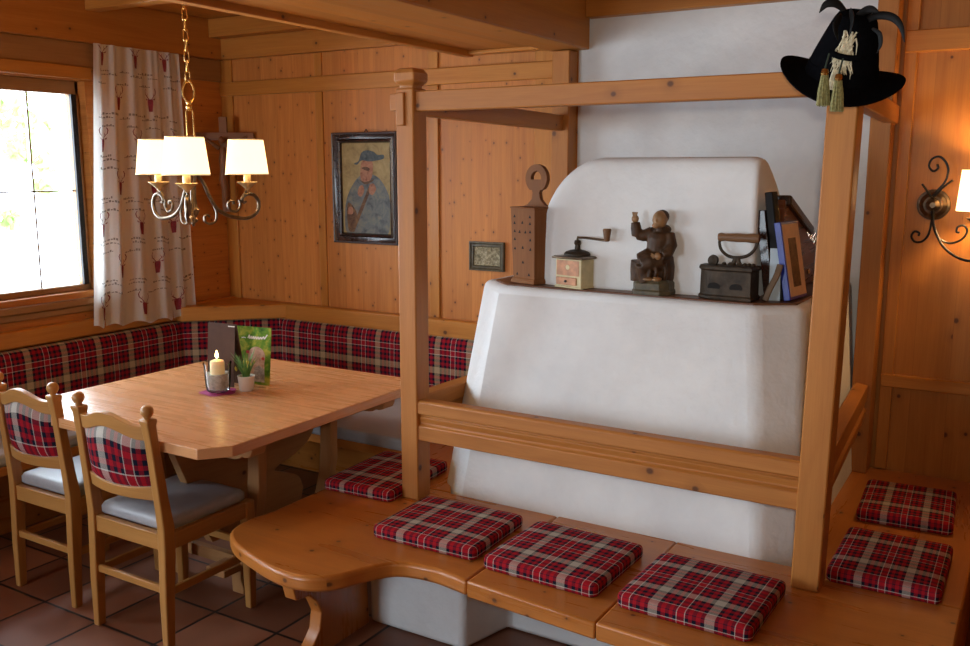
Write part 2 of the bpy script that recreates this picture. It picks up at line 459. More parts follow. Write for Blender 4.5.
# ----------------------------------------------------------------- room shell
YB = 3.85          # face of the panelled back wall
XL = -4.10         # face of the left (window) wall
ZC = 2.46          # ceiling
struct(MB('x').box(-4.4, 2.3, -2.7, 4.2, -.1, 0).build('floor', 'tiles'))
struct(MB('y').box(-4.4, 2.3, -2.7, 4.2, ZC, ZC + .1).build('ceiling', 'ceil'))
b = MB('z'); b.box(-4.4, -1.845, YB, YB + .2, 0, ZC); struct(b.build('wall_back', 'wall'))
b = MB('z'); b.box(-1.845, -.545, YB, YB + .2, 0, ZC); struct(b.build('wall_chimney', 'plaster'))
b = MB('z'); b.box(-.545, 2.3, YB, YB + .2, 0, ZC); struct(b.build('wall_back_right', 'wallR'))
struct(MB('x').box(2.1, 2.3, -2.7, YB, 0, ZC).build('wall_right', 'trim'))
b = MB('x'); b.box(-4.4, -3.9, -2.83, -2.7, 0, ZC); b.box(-2.6, 2.3, -2.83, -2.7, 0, ZC); b.box(-3.9, -2.6, -2.83, -2.7, 2.1, ZC); b.box(-3.9, -2.6, -2.83, -2.7, 0, .12); struct(b.build('wall_rear', 'trim'))
b = MB('z')
for x in (-3.9, -3.28, -2.66): b.box(x, x + .06, -2.79, -2.73, .12, 2.1)
b.g = 'x'; b.box(-3.9, -2.6, -2.79, -2.73, .12, .2); b.box(-3.9, -2.6, -2.79, -2.73, 2.03, 2.1)
wr = struct(b.build('window_4', 'winwood'))
MB('x').box(-3.86, -2.64, -2.765, -2.759, .18, 2.05).build('window_pane', 'pane', wr)
# left wall with window openings (y ranges)
WINS = [(1.62, 2.955, 1.035, 2.07), (-.35, 1.15, .95, 2.07), (-2.3, -.8, .95, 2.07)]
b = MB('y')
ys = [-2.7]
for (a, c, z0, z1) in sorted(WINS):
    b.box(XL - .125, XL, ys[-1], a, 0, ZC); b.box(XL - .125, XL, a, c, 0, z0); b.box(XL - .125, XL, a, c, z1, ZC); ys.append(c)
b.box(XL - .125, XL, ys[-1], YB, 0, ZC)
struct(b.build('wall_left', 'wall'))

def window(n, y0, y1, z0, z1, muntins):
    f = MB('z')
    xo, xi = XL - .13, XL - .055
    fw = .05
    f.box(xo, xi, y0, y0 + fw, z0, z1); f.box(xo, xi, y1 - .022, y1, z0, z1)
    f.g = 'y'; f.box(xo, xi, y0, y1, z0, z0 + .03); f.box(xo, xi, y0, y1, z1 - .065, z1)
    root = f.build('window_%d' % n, 'winwood', bevel=.004); struct(root)
    g = MB('y'); g.box(xo + .03, xo + .036, y0 + fw - .01, y1 - .012, z0 + .02, z1 - .055)
    g.build('window_pane', 'pane', root)
    mm = MB('z')
    for y in muntins: mm.box(xo + .024, xo + .042, y - .005, y + .005, z0 + .02, z1 - .055)
    zc = 1.535
    mm.box(xo + .024, xo + .042, y0 + .03, y1 - .012, zc - .004, zc + .004)
    mm.build('glazing_bar', 'steel', root)
    s = MB('z'); s.box(xi - .004, xi + .012, y1 - .05, y1 - .022, z0 + .03, z1 - .065)
    s.build('window_seal', 'black', root)
    t = MB('y'); t.box(XL - .07, XL + .035, y0 - .05, y1 + .06, z0 - .065, z0 - .03); t.box(XL - .01, XL + .02, y0 - .05, y1 + .06, z0 - .10, z0 - .065)
    struct(t.build('trim_%d' % n, 'winwood', bevel=.006))
window(1, *WINS[0], [2.10, 2.70][1:])
window(2, *WINS[1], [.4])
window(3, *WINS[2], [-1.55])

# trims: cornice boxes, frieze, stiles, ledge
T = [10]
def trim(b, mat='trim', bevel=.004):
    T[0] += 1; return struct(b.build('trim_%d' % T[0], mat, bevel=bevel))
trim(MB('y').box(XL, XL + .05, -2.7, YB, 2.25, ZC), 'beam')                 # cornice over the windows
trim(MB('y').box(XL, XL + .015, -2.7, YB - .02, 2.13, 2.25), 'winwood')
trim(MB('y').box(XL, XL + .03, -2.7, 2.98, 2.075, 2.135), 'trim')
trim(MB('x').box(XL, -1.90, YB - .022, YB, 2.05, 2.128))                     # frieze board on the back wall
trim(MB('x').box(XL + .05, -1.90, YB - .045, YB, 2.25, ZC), 'beam')
trim(MB('x').box(XL + .05, -2.4, YB - .13, YB - .045, 2.36, ZC), 'ceil')
for x, w in ((-3.37, .05), (-2.63, .06)):
    trim(MB('z').box(x - w / 2, x + w / 2, YB - .012, YB, .88, 2.05))
    trim(MB('z').box(x - w / 2, x + w / 2, YB - .012, YB, 2.128, 2.25))
trim(MB('z').box(XL, XL + .09, YB - .014, YB, .88, 2.25))
trim(MB('z').box(-2.06, -1.955, YB - .016, YB, .88, 2.2))
trim(MB('x').box(XL, -1.85, YB - .05, YB, .80, .893), bevel=.01)             # wainscot ledge over the upholstery
trim(MB('y').box(XL, XL + .05, -2.7, YB, .815, .90), bevel=.01)
b = MB('x'); b.prism([(XL + .03, 3.40), (XL + .08, 3.40), (-3.62, YB - .05), (-3.62, YB - .01), (XL + .03, YB - .01)], 'z', .81, .892); trim(b, bevel=.008)
# right-hand panelling
trim(MB('x').box(-.499, 2.1, YB - .026, YB, 2.07, 2.15))

trim(MB('x').box(-.499, 2.1, YB - .026, YB, .80, .85))
trim(MB('z').box(-.50, -.455, YB - .02, YB, .465, 2.29), bevel=.003)
trim(MB('z').box(.55, .62, YB - .02, YB, .465, 2.29))
# ceiling timbers
trim(MB('y').box(-1.97, -1.79, -2.7, YB - .005, 2.165, ZC), 'beam', .006)      # heavy beam
trim(MB('x').box(-1.79, 2.1, YB - .06, YB, 2.295, ZC), 'beam', .006)         # beam over the chimney wall
trim(MB('y').box(-2.42, -2.375, -2.7, YB - .04, 2.165, ZC), 'beam', .004)      # thin batten
b = MB('y'); b.box(-2.375, -1.97, -2.7, YB - .03, 2.19, 2.22); trim(b, 'ceil', .002)  # lowered ceiling panel
trim(MB('x').box(-2.375, -1.97, YB - .09, YB - .03, 2.172, 2.19), 'trim', .004)
trim(MB('x').box(XL + .05, -2.42, 2.95, 3.03, 2.40, ZC), 'trim', .004)
trim(MB('x').box(XL + .05, -2.42, .8, .9, 2.40, ZC), 'trim', .004)

# ----------------------------------------------------------------- stove
st = thing('masonry_stove', 'white plastered masonry stove with sloping breast and rounded hood', 'stove', (-1.2, 3.2, 0))
def ring(pts, z): return [(x, y, z) for x, y in pts]
botP = [(-1.75, 2.70), (-.655, 2.70), (-.555, 2.81), (-.565, YB), (-1.885, YB), (-1.885, 2.79)]
topP = [(-1.715, 2.935), (-.765, 2.905), (-.63, 3.0), (-.63, YB), (-1.868, YB), (-1.868, 3.07)]
b = MB('z'); b.loft([ring(botP, .40), ring(topP, 1.215)])
b.build('stove_breast', 'plaster', st, bevel=.028, seg=4)
lp = [(-1.70, 2.962), (-.775, 2.93), (-.655, 3.012), (-.65, YB - .002), (-1.80, YB - .002), (-1.80, 3.05)]
b = MB('x'); b.prism(lp, 'z', 1.205, 1.222); b.build('ledge_board', 'ledge', st, bevel=.003)
# hood: rounded like an oven, arched at its left end and falling away to the back
HFY = 3.015
HPROF = [(0, -.004), (0, .10), (0, .26), (.002, .40), (.010, .44), (.028, .459), (.06, .463), (.10, .452), (.16, .42), (.24, .370), (.34, .295), (.43, .19), (.50, .08), (.53, -.004)]
def hood_scale(x):
    if x < -1.36:
        t = min(1, (-1.36 - x) / .27); return .10 + .90 * math.sqrt(max(0, 1 - t ** 1.9))
    if x > -.83:
        t = (x + .83) / .03; return 1 - .02 * t * t
    return 1
xs = [-1.63 + .0112 * i for i in range(0, 24)] + [-1.355 + .035 * i for i in range(0, 15)] + [-.835, -.82, -.81, -.803, -.80]
b = MB('z'); rows = []
for x in xs:
    k = hood_scale(x); yo = .35 * max(0, -1.54 - x) + (.012 if x == xs[-1] else .004 if x == xs[-2] else 0)
    rows.append([(x, HFY + yo + d, 1.222 + h * k) for d, h in HPROF])
b.loft(rows, True, True, True)
b.build('stove_hood', 'plaster', st, angle=42)
b = MB('z'); b.prism([(-2.0, 2.475), (-1.59, 2.475), (-1.535, 2.69), (-.56, 2.69), (-.56, YB - .01), (-2.0, YB - .01)], 'z', 0, .405)
b.build('stove_plinth', 'plaster', st, bevel=.02, seg=3)

# ----------------------------------------------------------------- bench around the stove
bn = thing('stove_bench', 'orange pine bench wrapping the white stove with a rounded lobed end', 'bench', (-1.2, 2.4, 0))
ZS = .46
front = [(-2.235, 2.24, 0), (-2.25, 2.14, 0), (-2.228, 2.04, 0), (-2.15, 1.975, 0), (-2.03, 1.928, 0), (-1.88, 1.890, 0), (-1.77, 1.900, 0), (-1.70, 1.955, 0), (-1.655, 2.045, 0), (-1.60, 2.118, 0), (-1.50, 2.142, 0), (-1.40, 2.132, 0)]
fr = [(p.x, p.y) for p in crom(front, 6)] + [(-1.352, 2.122)]
b = MB('x'); b.prism([(-2.235, 2.62)] + fr + [(-1.352, 2.72), (-1.95, 2.72), (-1.95, 2.62)], 'z', ZS - .05, ZS); b.build('seat_board', 'bench', bn, bevel=.012, seg=3)
def seatb(pts, g='x'):
    b = MB(g); b.prism(pts, 'z', ZS - .05, ZS); return b.build('seat_board', 'bench', bn, bevel=.006, seg=2)
seatb([(-1.351, 2.122), (-.926, 2.088), (-.926, 2.72), (-1.351, 2.72)])
seatb([(-.925, 2.088), (-.10, 2.05), (-.10, 2.68), (-.5, 2.68), (-.5, 2.72), (-.925, 2.72)])
seatb([(-.10, 2.681), (-.10, YB - .002), (-.575, YB - .002), (-.575, 2.81), (-.5, 2.722), (-.5, 2.681)], 'y')
seatb([(-2.234, 2.621), (-1.951, 2.621), (-1.951, 2.721), (-1.80, 2.721), (-1.862, 2.82), (-1.862, 3.28), (-2.228, 3.28)], 'y')
# lobe support: shaped board in the y-z plane
sup = [(2.045, .41), (2.092, .245), (2.155, .235), (2.19, .20), (2.212, .15), (2.20, .09), (2.16, .045), (2.10, .02), (2.09, 0), (2.47, 0), (2.45, .41)]
b = MB('z'); b.prism(sup, 'x', -2.045, -1.995); b.build('support_board', 'bench', bn, bevel=.004)
b = MB('z'); b.box(-.15, -.11, 2.14, 3.8, 0, .41); b.build('end_board', 'bench', bn)

# ----------------------------------------------------------------- canopy frame
cf = thing('timber_canopy_frame', 'open pine post and rail frame standing around the white stove', 'frame', (-1.2, 2.6, ZS))
def post(x0, x1, y0, y1, z0, z1): 
    b = MB('z'); b.box(x0, x1, y0, y1, z0, z1); return b
LP = (-1.925, -1.852, 2.585, 2.665); RP = (-.535, -.45, 2.572, 2.66)
b = post(*LP, ZS, 1.915)
x0, x1, y0, y1 = LP; cxm, cym = (x0 + x1) / 2, (y0 + y1) / 2; h = (x1 - x0) / 2
def sq(hw, z): return [(cxm - hw, cym - hw, z), (cxm + hw, cym - hw, z), (cxm + hw, cym + hw, z), (cxm - hw, cym + hw, z)]
b.loft([sq(h * .78, 1.912), sq(h * .78, 1.925), sq(h * 1.16, 1.938), sq(h * 1.16, 1.965), sq(h * .9, 1.98), sq(h * .7, 1.982)])
lpost = b.build('post', 'frame', cf, bevel=.005)
b = MB('z'); b.loft([[(-.535 + d, 2.572, z), (-.456 + d, 2.572, z), (-.456 + d, 2.66, z), (-.535 + d, 2.66, z)] for d, z in ((0, ZS), (.022, 1.905))]); b.build('post', 'frame', cf, bevel=.005)
b = post(-1.935, -1.850, YB - .085, YB - .002, ZS, 2.16); b.build('wall_post', 'frame', cf, bevel=.004)
b = post(-.590, -.515, YB - .105, YB - .002, ZS, 2.29); b.build('wall_post', 'frame', cf, bevel=.004)
b = MB('x'); b.box(-1.93, -.45, 2.600, 2.648, 1.838, 1.905); b.build('front_rail', 'frame', cf, bevel=.004)
b = MB('x'); b.box(-1.962, -1.925, 2.602, 2.646, 1.842, 1.90); b.build('tenon', 'frame', cf, bevel=.003)
b = MB('z'); b.box(-1.918, -1.885, 2.575, 2.60, 1.79, 1.90); b.build('wedge', 'darkwood' if False else 'frame', cf, bevel=.003)
# side rails, running back to the wall posts
def railY(xa, xb, ya, yb, za, zb, h, w=.045):
    b = MB('y'); b.loft([[(xa - w / 2, ya, za), (xa + w / 2, ya, za), (xa + w / 2, ya, za + h), (xa - w / 2, ya, za + h)],
                         [(xb - w / 2, yb, zb), (xb + w / 2, yb, zb), (xb + w / 2, yb, zb + h), (xb - w / 2, yb, zb + h)]])
    return b
railY(-1.888, -1.90, 2.62, YB - .02, 1.828, 1.812, .068).build('side_rail', 'frame', cf, bevel=.004)
railY(-.492, -.525, 2.62, YB - .02, 1.828, 1.812, .068).build('side_rail', 'frame', cf, bevel=.004)
# backrest rails: moulded board of two steps
def backrest(b, prof, axis, a, c):
    b.prism(prof, axis, a, c); return b
prof = [(2.612, .682), (2.592, .686), (2.592, .738), (2.602, .744), (2.604, .750), (2.599, .770), (2.606, .774), (2.606, .780), (2.590, .784), (2.590, .826), (2.598, .832), (2.64, .832), (2.64, .682)]
b = MB('x'); b.prism(prof, 'x', -1.858, -.53); b.build('backrest_rail', 'frame', cf, bevel=.003)
profR = [(-.05, 0), (-.006, .003), (0, .05), (-.008, .060), (-.008, .082), (.002, .094), (.002, .150), (-.04, .156), (-.05, .15)]
def backrest_side(xa, xb, ya, yb_, za, zb):
    b = MB('y'); b.loft([[(xa + p, ya, za + q) for p, q in profR], [(xb + p, yb_, zb + q) for p, q in profR]]); return b.build('backrest_rail', 'frame', cf, bevel=.003)
backrest_side(-.463, -.535, 2.63, YB - .07, .69, .665)
backrest_side(-1.862, -1.872, 2.63, YB - .06, .69, .665)

# ----------------------------------------------------------------- seat cushions
def rrect(w, d, r, n=5):
    out = []
    for cx_, cy_, a0 in ((w / 2 - r, d / 2 - r, 0), (-w / 2 + r, d / 2 - r, PI / 2), (-w / 2 + r, -d / 2 + r, PI), (w / 2 - r, -d / 2 + r, 1.5 * PI)):
        for i in range(n + 1):
            a = a0 + PI / 2 * i / n; out.append((cx_ + r * math.cos(a), cy_ + r * math.sin(a)))
    return out
def cushion_mesh():
    b = MB('x'); w, d = .40, .36
    rings = []
    for z, ins in ((0, .006), (.005, .001), (.014, 0), (.028, 0), (.036, .002), (.040, .009)):
        rings.append([(x * (1 - 2 * ins / w), y * (1 - 2 * ins / d), z) for x, y in rrect(w, d, .022)])
    b.loft(rings, False, True, True)
    for q in (1.0,):
        pass
    # top: concentric rings domed
    top = [rings[-1]]
    for k, (sc, z) in enumerate(((.85, .0425), (.5, .0445), (.15, .045))):
        top.append([(x * sc, y * sc, z) for x, y, _ in rings[-1]])
    b.loft(top, False, True, True); b.face(top[-1]); b.face(list(reversed(rings[0])))
    return b
cushions = [
    (-1.60, 2.395, .02, 1.02, .98, 'tartan seat cushion nearest the left front post, at the front of the bench'),
    (-1.165, 2.375, -.03, .99, 1.02, 'tartan seat cushion in the middle of the three along the front of the bench'),
    (-.725, 2.352, -.03, .98, 1.0, 'tartan seat cushion just left of the right front post'),
    (-.305, 2.845, .0, .80, 1.13, 'shaded tartan cushion right of the right post, nearer of the two on the side bench'),
    (-.325, 3.385, .05, .78, 1.08, 'shaded tartan cushion on the side bench against the panelled wall'),
    (-2.085, 2.70, .05, .80, 1.22, 'tartan cushion lying partly behind the left post beside the table'),
]
c0 = cushion_mesh().build('seat_cushion', 'tartan', weld=True, angle=60)
for i, (x, y, rz, sx, sy, lab) in enumerate(cushions):
    o = c0 if i == 0 else c0.copy()
    if i: COL.objects.link(o)
    o.location = (x, y + .012, ZS); o.rotation_euler = (0, 0, rz); o.scale = (sx * .955, sy * .95, 1)
    tag(o, lab, 'cushion', 'tartan cushions on the stove bench')

# ----------------------------------------------------------------- corner bench
cb = thing('corner_bench', 'built-in corner bench with grey seat pads and tartan upholstered back', 'bench', (-3.4, 3.4, 0))
b = MB('y'); b.prism([(XL + .008, -1.2), (-3.56, -1.2), (-3.56, 3.08), (-2.27, 3.08), (-2.27, YB - .008), (XL + .008, YB - .008)], 'z', .40, .44); b.build('seat_board', 'bench', cb, bevel=.004)
def pad(pts):
    b = MB('x'); b.prism(pts, 'z', .44, .495); return b.build('seat_pad', 'leather', cb, bevel=.016, seg=3)
pad([(XL + .06, -1.2), (-3.55, -1.2), (-3.55, 2.95), (XL + .06, 2.95)])
pad([(-3.2, 3.07), (-2.28, 3.07), (-2.28, YB - .07), (-3.2, YB - .07)])
pad([(XL + .06, 2.96), (-3.55, 2.96), (-3.21, 3.06), (-3.21, YB - .07), (-3.7, YB - .07), (XL + .06, 3.42)])
# upholstered backs
def uph(p0, p1, z0=.49, z1=.808, th=.055):
    p0 = Vector((p0[0], p0[1], 0)); p1 = Vector((p1[0], p1[1], 0)); L = (p1 - p0).length
    d = (p1 - p0) / L; n = Vector((d.y, -d.x, 0))
    b = MB('x'); prof = [(0, z0), (th, z0 + .01), (th + .012, z0 + .1), (th + .008, z1 - .05), (th - .004, z1 - .012), (th - .02, z1), (0, z1)]
    N = max(2, int(L / .1)); rows = [[tuple(p0 + d * (L * i / N) + n * q[0] + Vector((0, 0, q[1]))) for q in prof] for i in range(N + 1)]
    R = [[b.bm.verts.new(Vector(p)) for p in r] for r in rows]
    cum = [0]
    for k in range(1, len(prof)): cum.append(cum[-1] + math.hypot(prof[k][0] - prof[k - 1][0], prof[k][1] - prof[k - 1][1]))
    for i in range(N):
        for j in range(len(prof) - 1):
            u0, u1 = p0.x * .3 + L * i / N, p0.x * .3 + L * (i + 1) / N
            b._f([R[i][j], R[i + 1][j], R[i + 1][j + 1], R[i][j + 1]], None, [(u0, cum[j]), (u1, cum[j]), (u1, cum[j + 1]), (u0, cum[j + 1])], True)
    b._f(list(R[0]), rows[0]); b._f(list(reversed(R[-1])), rows[-1])
    return b.build('upholstered_back', 'tartan_back', cb, angle=50)
uph((XL + .01, -1.2), (XL + .01, 3.44)); uph((XL + .01, 3.44), (-3.68, YB - .01)); uph((-3.68, YB - .01), (-1.95, YB - .01))
# end cheek with a curved cut and front boards
b = MB('x'); b.box(-3.98, -3.94, -1.2, 3.3, 0, .40); b.build('front_board', 'bench', cb)
b = MB('x'); b.box(-3.94, -2.3, 3.66, 3.70, 0, .40); b.build('front_board', 'bench', cb)

# ----------------------------------------------------------------- table
tb = thing('dining_table', 'pale beech dining table with clipped corners in the corner seat', 'table', (-2.76, 2.56, 0))
TZ = .75
tx0, tx1, ty0, ty1 = -3.335, -2.212, 1.965, 3.145
tp = [(tx0 + .12, ty0 + .0), (-2.285, ty0), (tx1, ty0 + .085), (tx1, ty1 - .13), (tx1 - .12, ty1), (tx0 + .22, ty1), (tx0, ty1 - .19), (tx0, ty0 + .2)]
tp[0] = (tx0 + .25, ty0)
b = MB('x'); b.prism(tp, 'z', TZ - .038, TZ); b.build('tabletop', 'table', tb, bevel=.003)
for y in (2.19, 2.93):
    b = MB('x'); xa, xb = -3.26, -2.235
    pr = [(xa, .712), (xb, .712), (xb, .695), (xb - .01, .675), (xb - .035, .668), (xb - .05, .672), (xb - .065, .66), (xb - .09, .655), (xa + .09, .655), (xa + .05, .67), (xa + .01, .68), (xa, .695)]
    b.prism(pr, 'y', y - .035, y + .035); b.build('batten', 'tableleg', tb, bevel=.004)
legp = [(.325, .66), (.318, .45), (.29, .31), (.24, .19), (.205, .11), (.195, .06), (.21, .025), (.21, 0), (.15, 0), (.145, .08), (.17, .17), (.22, .28), (.252, .40), (.272, .66)]
for y in (2.41, 2.82):
    for sg in (1, -1):
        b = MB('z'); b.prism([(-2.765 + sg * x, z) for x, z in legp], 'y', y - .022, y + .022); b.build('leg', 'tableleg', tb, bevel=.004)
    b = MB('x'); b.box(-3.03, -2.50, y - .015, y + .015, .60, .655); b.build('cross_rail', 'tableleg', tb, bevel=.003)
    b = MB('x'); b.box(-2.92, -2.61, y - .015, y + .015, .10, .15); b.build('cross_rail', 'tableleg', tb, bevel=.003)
b = MB('y')
cp = [(2.20, .66), (3.0, .66)] + [(p.x, p.y) for p in crom([(3.0, .60, 0), (2.97, .53, 0), (2.92, .47, 0), (2.83, .43, 0), (2.74, .41, 0), (2.71, .39, 0), (2.76, .37, 0), (2.85, .33, 0), (2.88, .27, 0)], 4)] + [(2.86, .20), (2.36, .20), (2.30, .30), (2.28, .40), (2.24, .5), (2.20, .60)]
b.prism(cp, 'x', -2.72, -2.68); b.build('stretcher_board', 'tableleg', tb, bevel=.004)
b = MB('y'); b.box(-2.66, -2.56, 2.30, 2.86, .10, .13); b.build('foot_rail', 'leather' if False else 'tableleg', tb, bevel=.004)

# ----------------------------------------------------------------- chairs
def make_chair(label, loc, rz):
    t = thing('dining_chair', label, 'chair', loc, rz, 'tartan-backed dining chairs')
    W = .185
    def sqr(x, y, z, hx, hy): return [(x - hx, y - hy, z), (x + hx, y - hy, z), (x + hx, y + hy, z), (x - hx, y + hy, z)]
    for s in (-1, 1):
        b = MB('z')
        b.loft([sqr(s * .187, -.20, 0, .014, .016), sqr(s * .187, -.195, .20, .017, .020), sqr(s * .187, -.185, .36, .018, .024), sqr(s * .187, -.183, .46, .018, .024), sqr(s * .186, -.194, .56, .017, .020), sqr(s * .183, -.216, .78, .017, .017), sqr(s * .180, -.222, .842, .019, .018), sqr(s * .180, -.223, .852, .022, .021), sqr(s * .180, -.224, .864, .022, .021), sqr(s * .180, -.225, .868, .012, .012)])
        b.build('rear_leg', 'chair', t, local=True, bevel=.004)
        b = MB('z'); b.lathe([(.001, .863), (.010, .864), (.011, .871), (.016, .877), (.0205, .886), (.0215, .894), (.0195, .904), (.012, .912), (.001, .915)], (s * .180, -.225, 0), seg=18)
        b.build('finial', 'chair', t, local=True)
        b = MB('z'); b.loft([sqr(s * .187, .185, 0, .015, .015), sqr(s * .187, .187, .25, .019, .019), sqr(s * .187, .188, .44, .02, .02)])
        b.build('front_leg', 'chair', t, local=True, bevel=.004)
        b = MB('y'); b.box(s * .187 - .011, s * .187 + .011, -.17, .175, .375, .437); b.build('apron', 'chair', t, local=True, bevel=.003)
        b = MB('y'); b.box(s * .187 - .008, s * .187 + .008, -.18, .175, .205, .235); b.build('stretcher', 'chair', t, local=True, bevel=.003)
    b = MB('x'); b.box(-.17, .17, -.198, -.174, .375, .437); b.build('apron', 'chair', t, local=True, bevel=.003)
    b = MB('x'); b.box(-.17, .17, .176, .2, .375, .437); b.build('apron', 'chair', t, local=True, bevel=.003)
    b = MB('x'); b.box(-.17, .17, -.203, -.187, .215, .243); b.build('stretcher', 'chair', t, local=True, bevel=.003)
    b = MB('x'); b.box(-.17, .17, .18, .196, .25, .28); b.build('stretcher', 'chair', t, local=True, bevel=.003)
    # seat pad
    rings = []
    for z, ins in ((.437, .006), (.445, 0), (.468, 0), (.480, .008), (.486, .022)):
        rings.append([(x * (1 - 2 * ins / .36), y * (1 - 2 * ins / .37) + .010, z) for x, y in rrect(.362, .368, .02)])
    b = MB('x'); b.loft(rings, False, True, True)
    tp_ = [rings[-1]] + [[(x * sc, (y - .006) * sc + .006, z) for x, y, _ in rings[-1]] for sc, z in ((.75, .491), (.35, .494), (.1, .4945))]
    b.loft(tp_, False, True, True); b.face(tp_[-1]); b.face(list(reversed(rings[0])))
    b.build('seat', 'leather', t, local=True, weld=True, angle=60)
    # curved rails between the posts (bowed back slightly)
    def yb(z): return -.194 - (z - .56) * .10
    def bow(x): return -.028 * (1 - (x / .165) ** 2)
    def crest_top(x):
        q = abs(x) / .165
        return .838 + .036 * (.5 + .5 * math.cos(PI * min(1, q / .86)))
    def crest_bot(x):
        q = abs(x) / .165
        return .786 + .034 * (.5 + .5 * math.cos(PI * min(1, q / .95)))
    def rail(fl, fh, th, name, mat):
        b = MB('x'); N = 24; rings = []
        for i in range(N + 1):
            x = -.165 + .33 * i / N; lo, hi = fl(x), fh(x); yb0, yb1 = yb(lo) + bow(x), yb(hi) + bow(x)
            rings.append([(x, yb0 - th, lo), (x, yb0 + th, lo), (x, yb1 + th, hi), (x, yb1 - th, hi)])
        b.loft(rings, True, True, True)
        return b.build(name, mat, t, local=True, bevel=.003, angle=35)
    rail(crest_bot, crest_top, .012, 'crest_rail', 'chair')
    def low_top(x): return .604 + .012 * (abs(x) / .165) ** 2
    rail(lambda x: .563, low_top, .012, 'lower_rail', 'chair')
    b = MB('x')
    for sgn in (-1, 1):
        def fn(u, v):
            x = -.163 + .326 * u; lo = low_top(x) - .004; hi = crest_bot(x) + .004; z = lo + (hi - lo) * v
            return (x, yb(z) + bow(x) + sgn * (.004 + .018 * (1 - (2 * u - 1) ** 4) * (1 - (2 * v - 1) ** 4)), z)
        b.grid(fn, 18, 14, uvfn=lambda u, v: (.326 * (u - .42), .15 * v + .10))
    b.build('backrest', 'tartan_chair', t, local=True, angle=60)
    for ch in t.children: ch.scale = (1, 1, .963)
    return t
def copy_tree(o, parent=None):
    c = o.copy(); COL.objects.link(c)
    if parent is not None: c.parent = parent
    for ch in list(o.children): copy_tree(ch, c)
    return c
ch1 = make_chair('oak chair with tartan back nearer the stove bench, in front of the clipped table corner', (-2.648, 2.150, 0), 0)
ch2 = copy_tree(ch1); ch2.location = (-3.203, 2.19, 0); ch2.scale = (.95, 1, 1)
ch2['label'] = 'oak chair with tartan back at the left edge, farther from the stove bench'

# ----------------------------------------------------------------- things on the table
def on_table(x, y): return (x, y, TZ)
nb = MB('x'); nx, ny = -2.812, 2.545
def napk(u, v):
    a = u * 2 * PI; r = .072 * v * (1 + .08 * math.sin(5 * a + 1) * v)
    return (nx + r * math.cos(a), ny + r * math.sin(a), TZ + .0012 + .003 * v * max(0, math.sin(3 * a)))
nb.grid(napk, 36, 5); nb.grid(lambda u, v: tuple(Vector(napk(u, v)) - Vector((0, 0, .0012))), 36, 5)
tag(nb.build('napkin', 'napkin', loc=(nx, ny, TZ)), 'small magenta napkin under the candle glass', 'napkin')
cg = thing('candle_glass', 'clear footed glass jar holding a lit candle on the magenta napkin', 'glass', (nx, ny, TZ + .005))
b = MB('z'); z0 = TZ + .005
b.lathe([(.001, z0), (.040, z0), (.046, z0 + .006), (.050, z0 + .03), (.052, z0 + .07), (.054, z0 + .105), (.057, z0 + .118), (.054, z0 + .118), (.050, z0 + .10), (.047, z0 + .03), (.042, z0 + .012), (.001, z0 + .010)], (nx, ny, 0), seg=30)
b.build('glass_jar', 'glass', cg)
b = MB('z'); b.lathe([(.001, z0 + .011), (.041, z0 + .011), (.046, z0 + .03), (.048, z0 + .075), (.030, z0 + .072), (.001, z0 + .062)], (nx, ny, 0), seg=30); b.build('decor_filling', 'fillgrey', cg)
for k in range(2):
    b = MB('z'); a = 0 if k == 0 else PI
    b.tube([(nx + .054 * math.cos(a), ny + .054 * math.sin(a), z0 + .115), (nx + .062 * math.cos(a), ny + .062 * math.sin(a), z0 + .122), (nx + .064 * math.cos(a), ny + .064 * math.sin(a), z0 + .116)], .005, 8)
    b.build('rim_lug', 'glass', cg)
cd = thing('candle', 'thick cream candle burning inside the clear glass jar', 'candle', (nx, ny, z0 + .063))
b = MB('z'); b.lathe([(.001, z0 + .063), (.029, z0 + .063), (.029, z0 + .117), (.026, z0 + .125), (.012, z0 + .130), (.001, z0 + .129)], (nx, ny, 0), seg=26); b.build('wax_body', 'wax', cd)
b = MB('z'); b.tube([(nx, ny, z0 + .128), (nx + .001, ny, z0 + .140)], .0012, 6); b.build('wick', 'wick', cd)
b = MB('z'); b.lathe([(.001, z0 + .135), (.0055, z0 + .140), (.007, z0 + .146), (.005, z0 + .156), (.002, z0 + .164), (.0005, z0 + .168)], (nx, ny, 0), seg=14); b.build('flame', 'flame', cd)

# plant
px_, py_ = -2.735, 2.625
pl = thing('potted_plant', 'small grassy plant with yellow buds in a white pot beside the candle', 'plant', on_table(px_, py_))
b = MB('z'); b.lathe([(.001, TZ), (.026, TZ), (.029, TZ + .004), (.034, TZ + .058), (.036, TZ + .062), (.033, TZ + .063), (.030, TZ + .052), (.001, TZ + .05)], (px_, py_, 0), seg=26); b.build('pot', 'potwhite', pl)
b = MB('z'); b.lathe([(.001, TZ + .058), (.030, TZ + .056), (.031, TZ + .050), (.001, TZ + .05)], (px_, py_, 0), seg=20); b.build('soil', 'soil', pl)
b = MB('z'); rr = random.Random(3)
for k in range(46):
    a = rr.uniform(0, 2 * PI); L = rr.uniform(.05, .125); sp = rr.uniform(.1, .55)
    p = [(px_ + .012 * math.cos(a), py_ + .012 * math.sin(a), TZ + .055)]
    for i in range(1, 5):
        q = i / 4; p.append((px_ + (.012 + L * sp * q ** 1.6) * math.cos(a), py_ + (.012 + L * sp * q ** 1.6) * math.sin(a), TZ + .055 + L * q * (1 - .3 * sp * q)))
    b.tube(p, [.0022, .0026, .0022, .0015, .0004], 4, flat=.4)
b.build('leaves', 'leafA', pl)
b = MB('z')
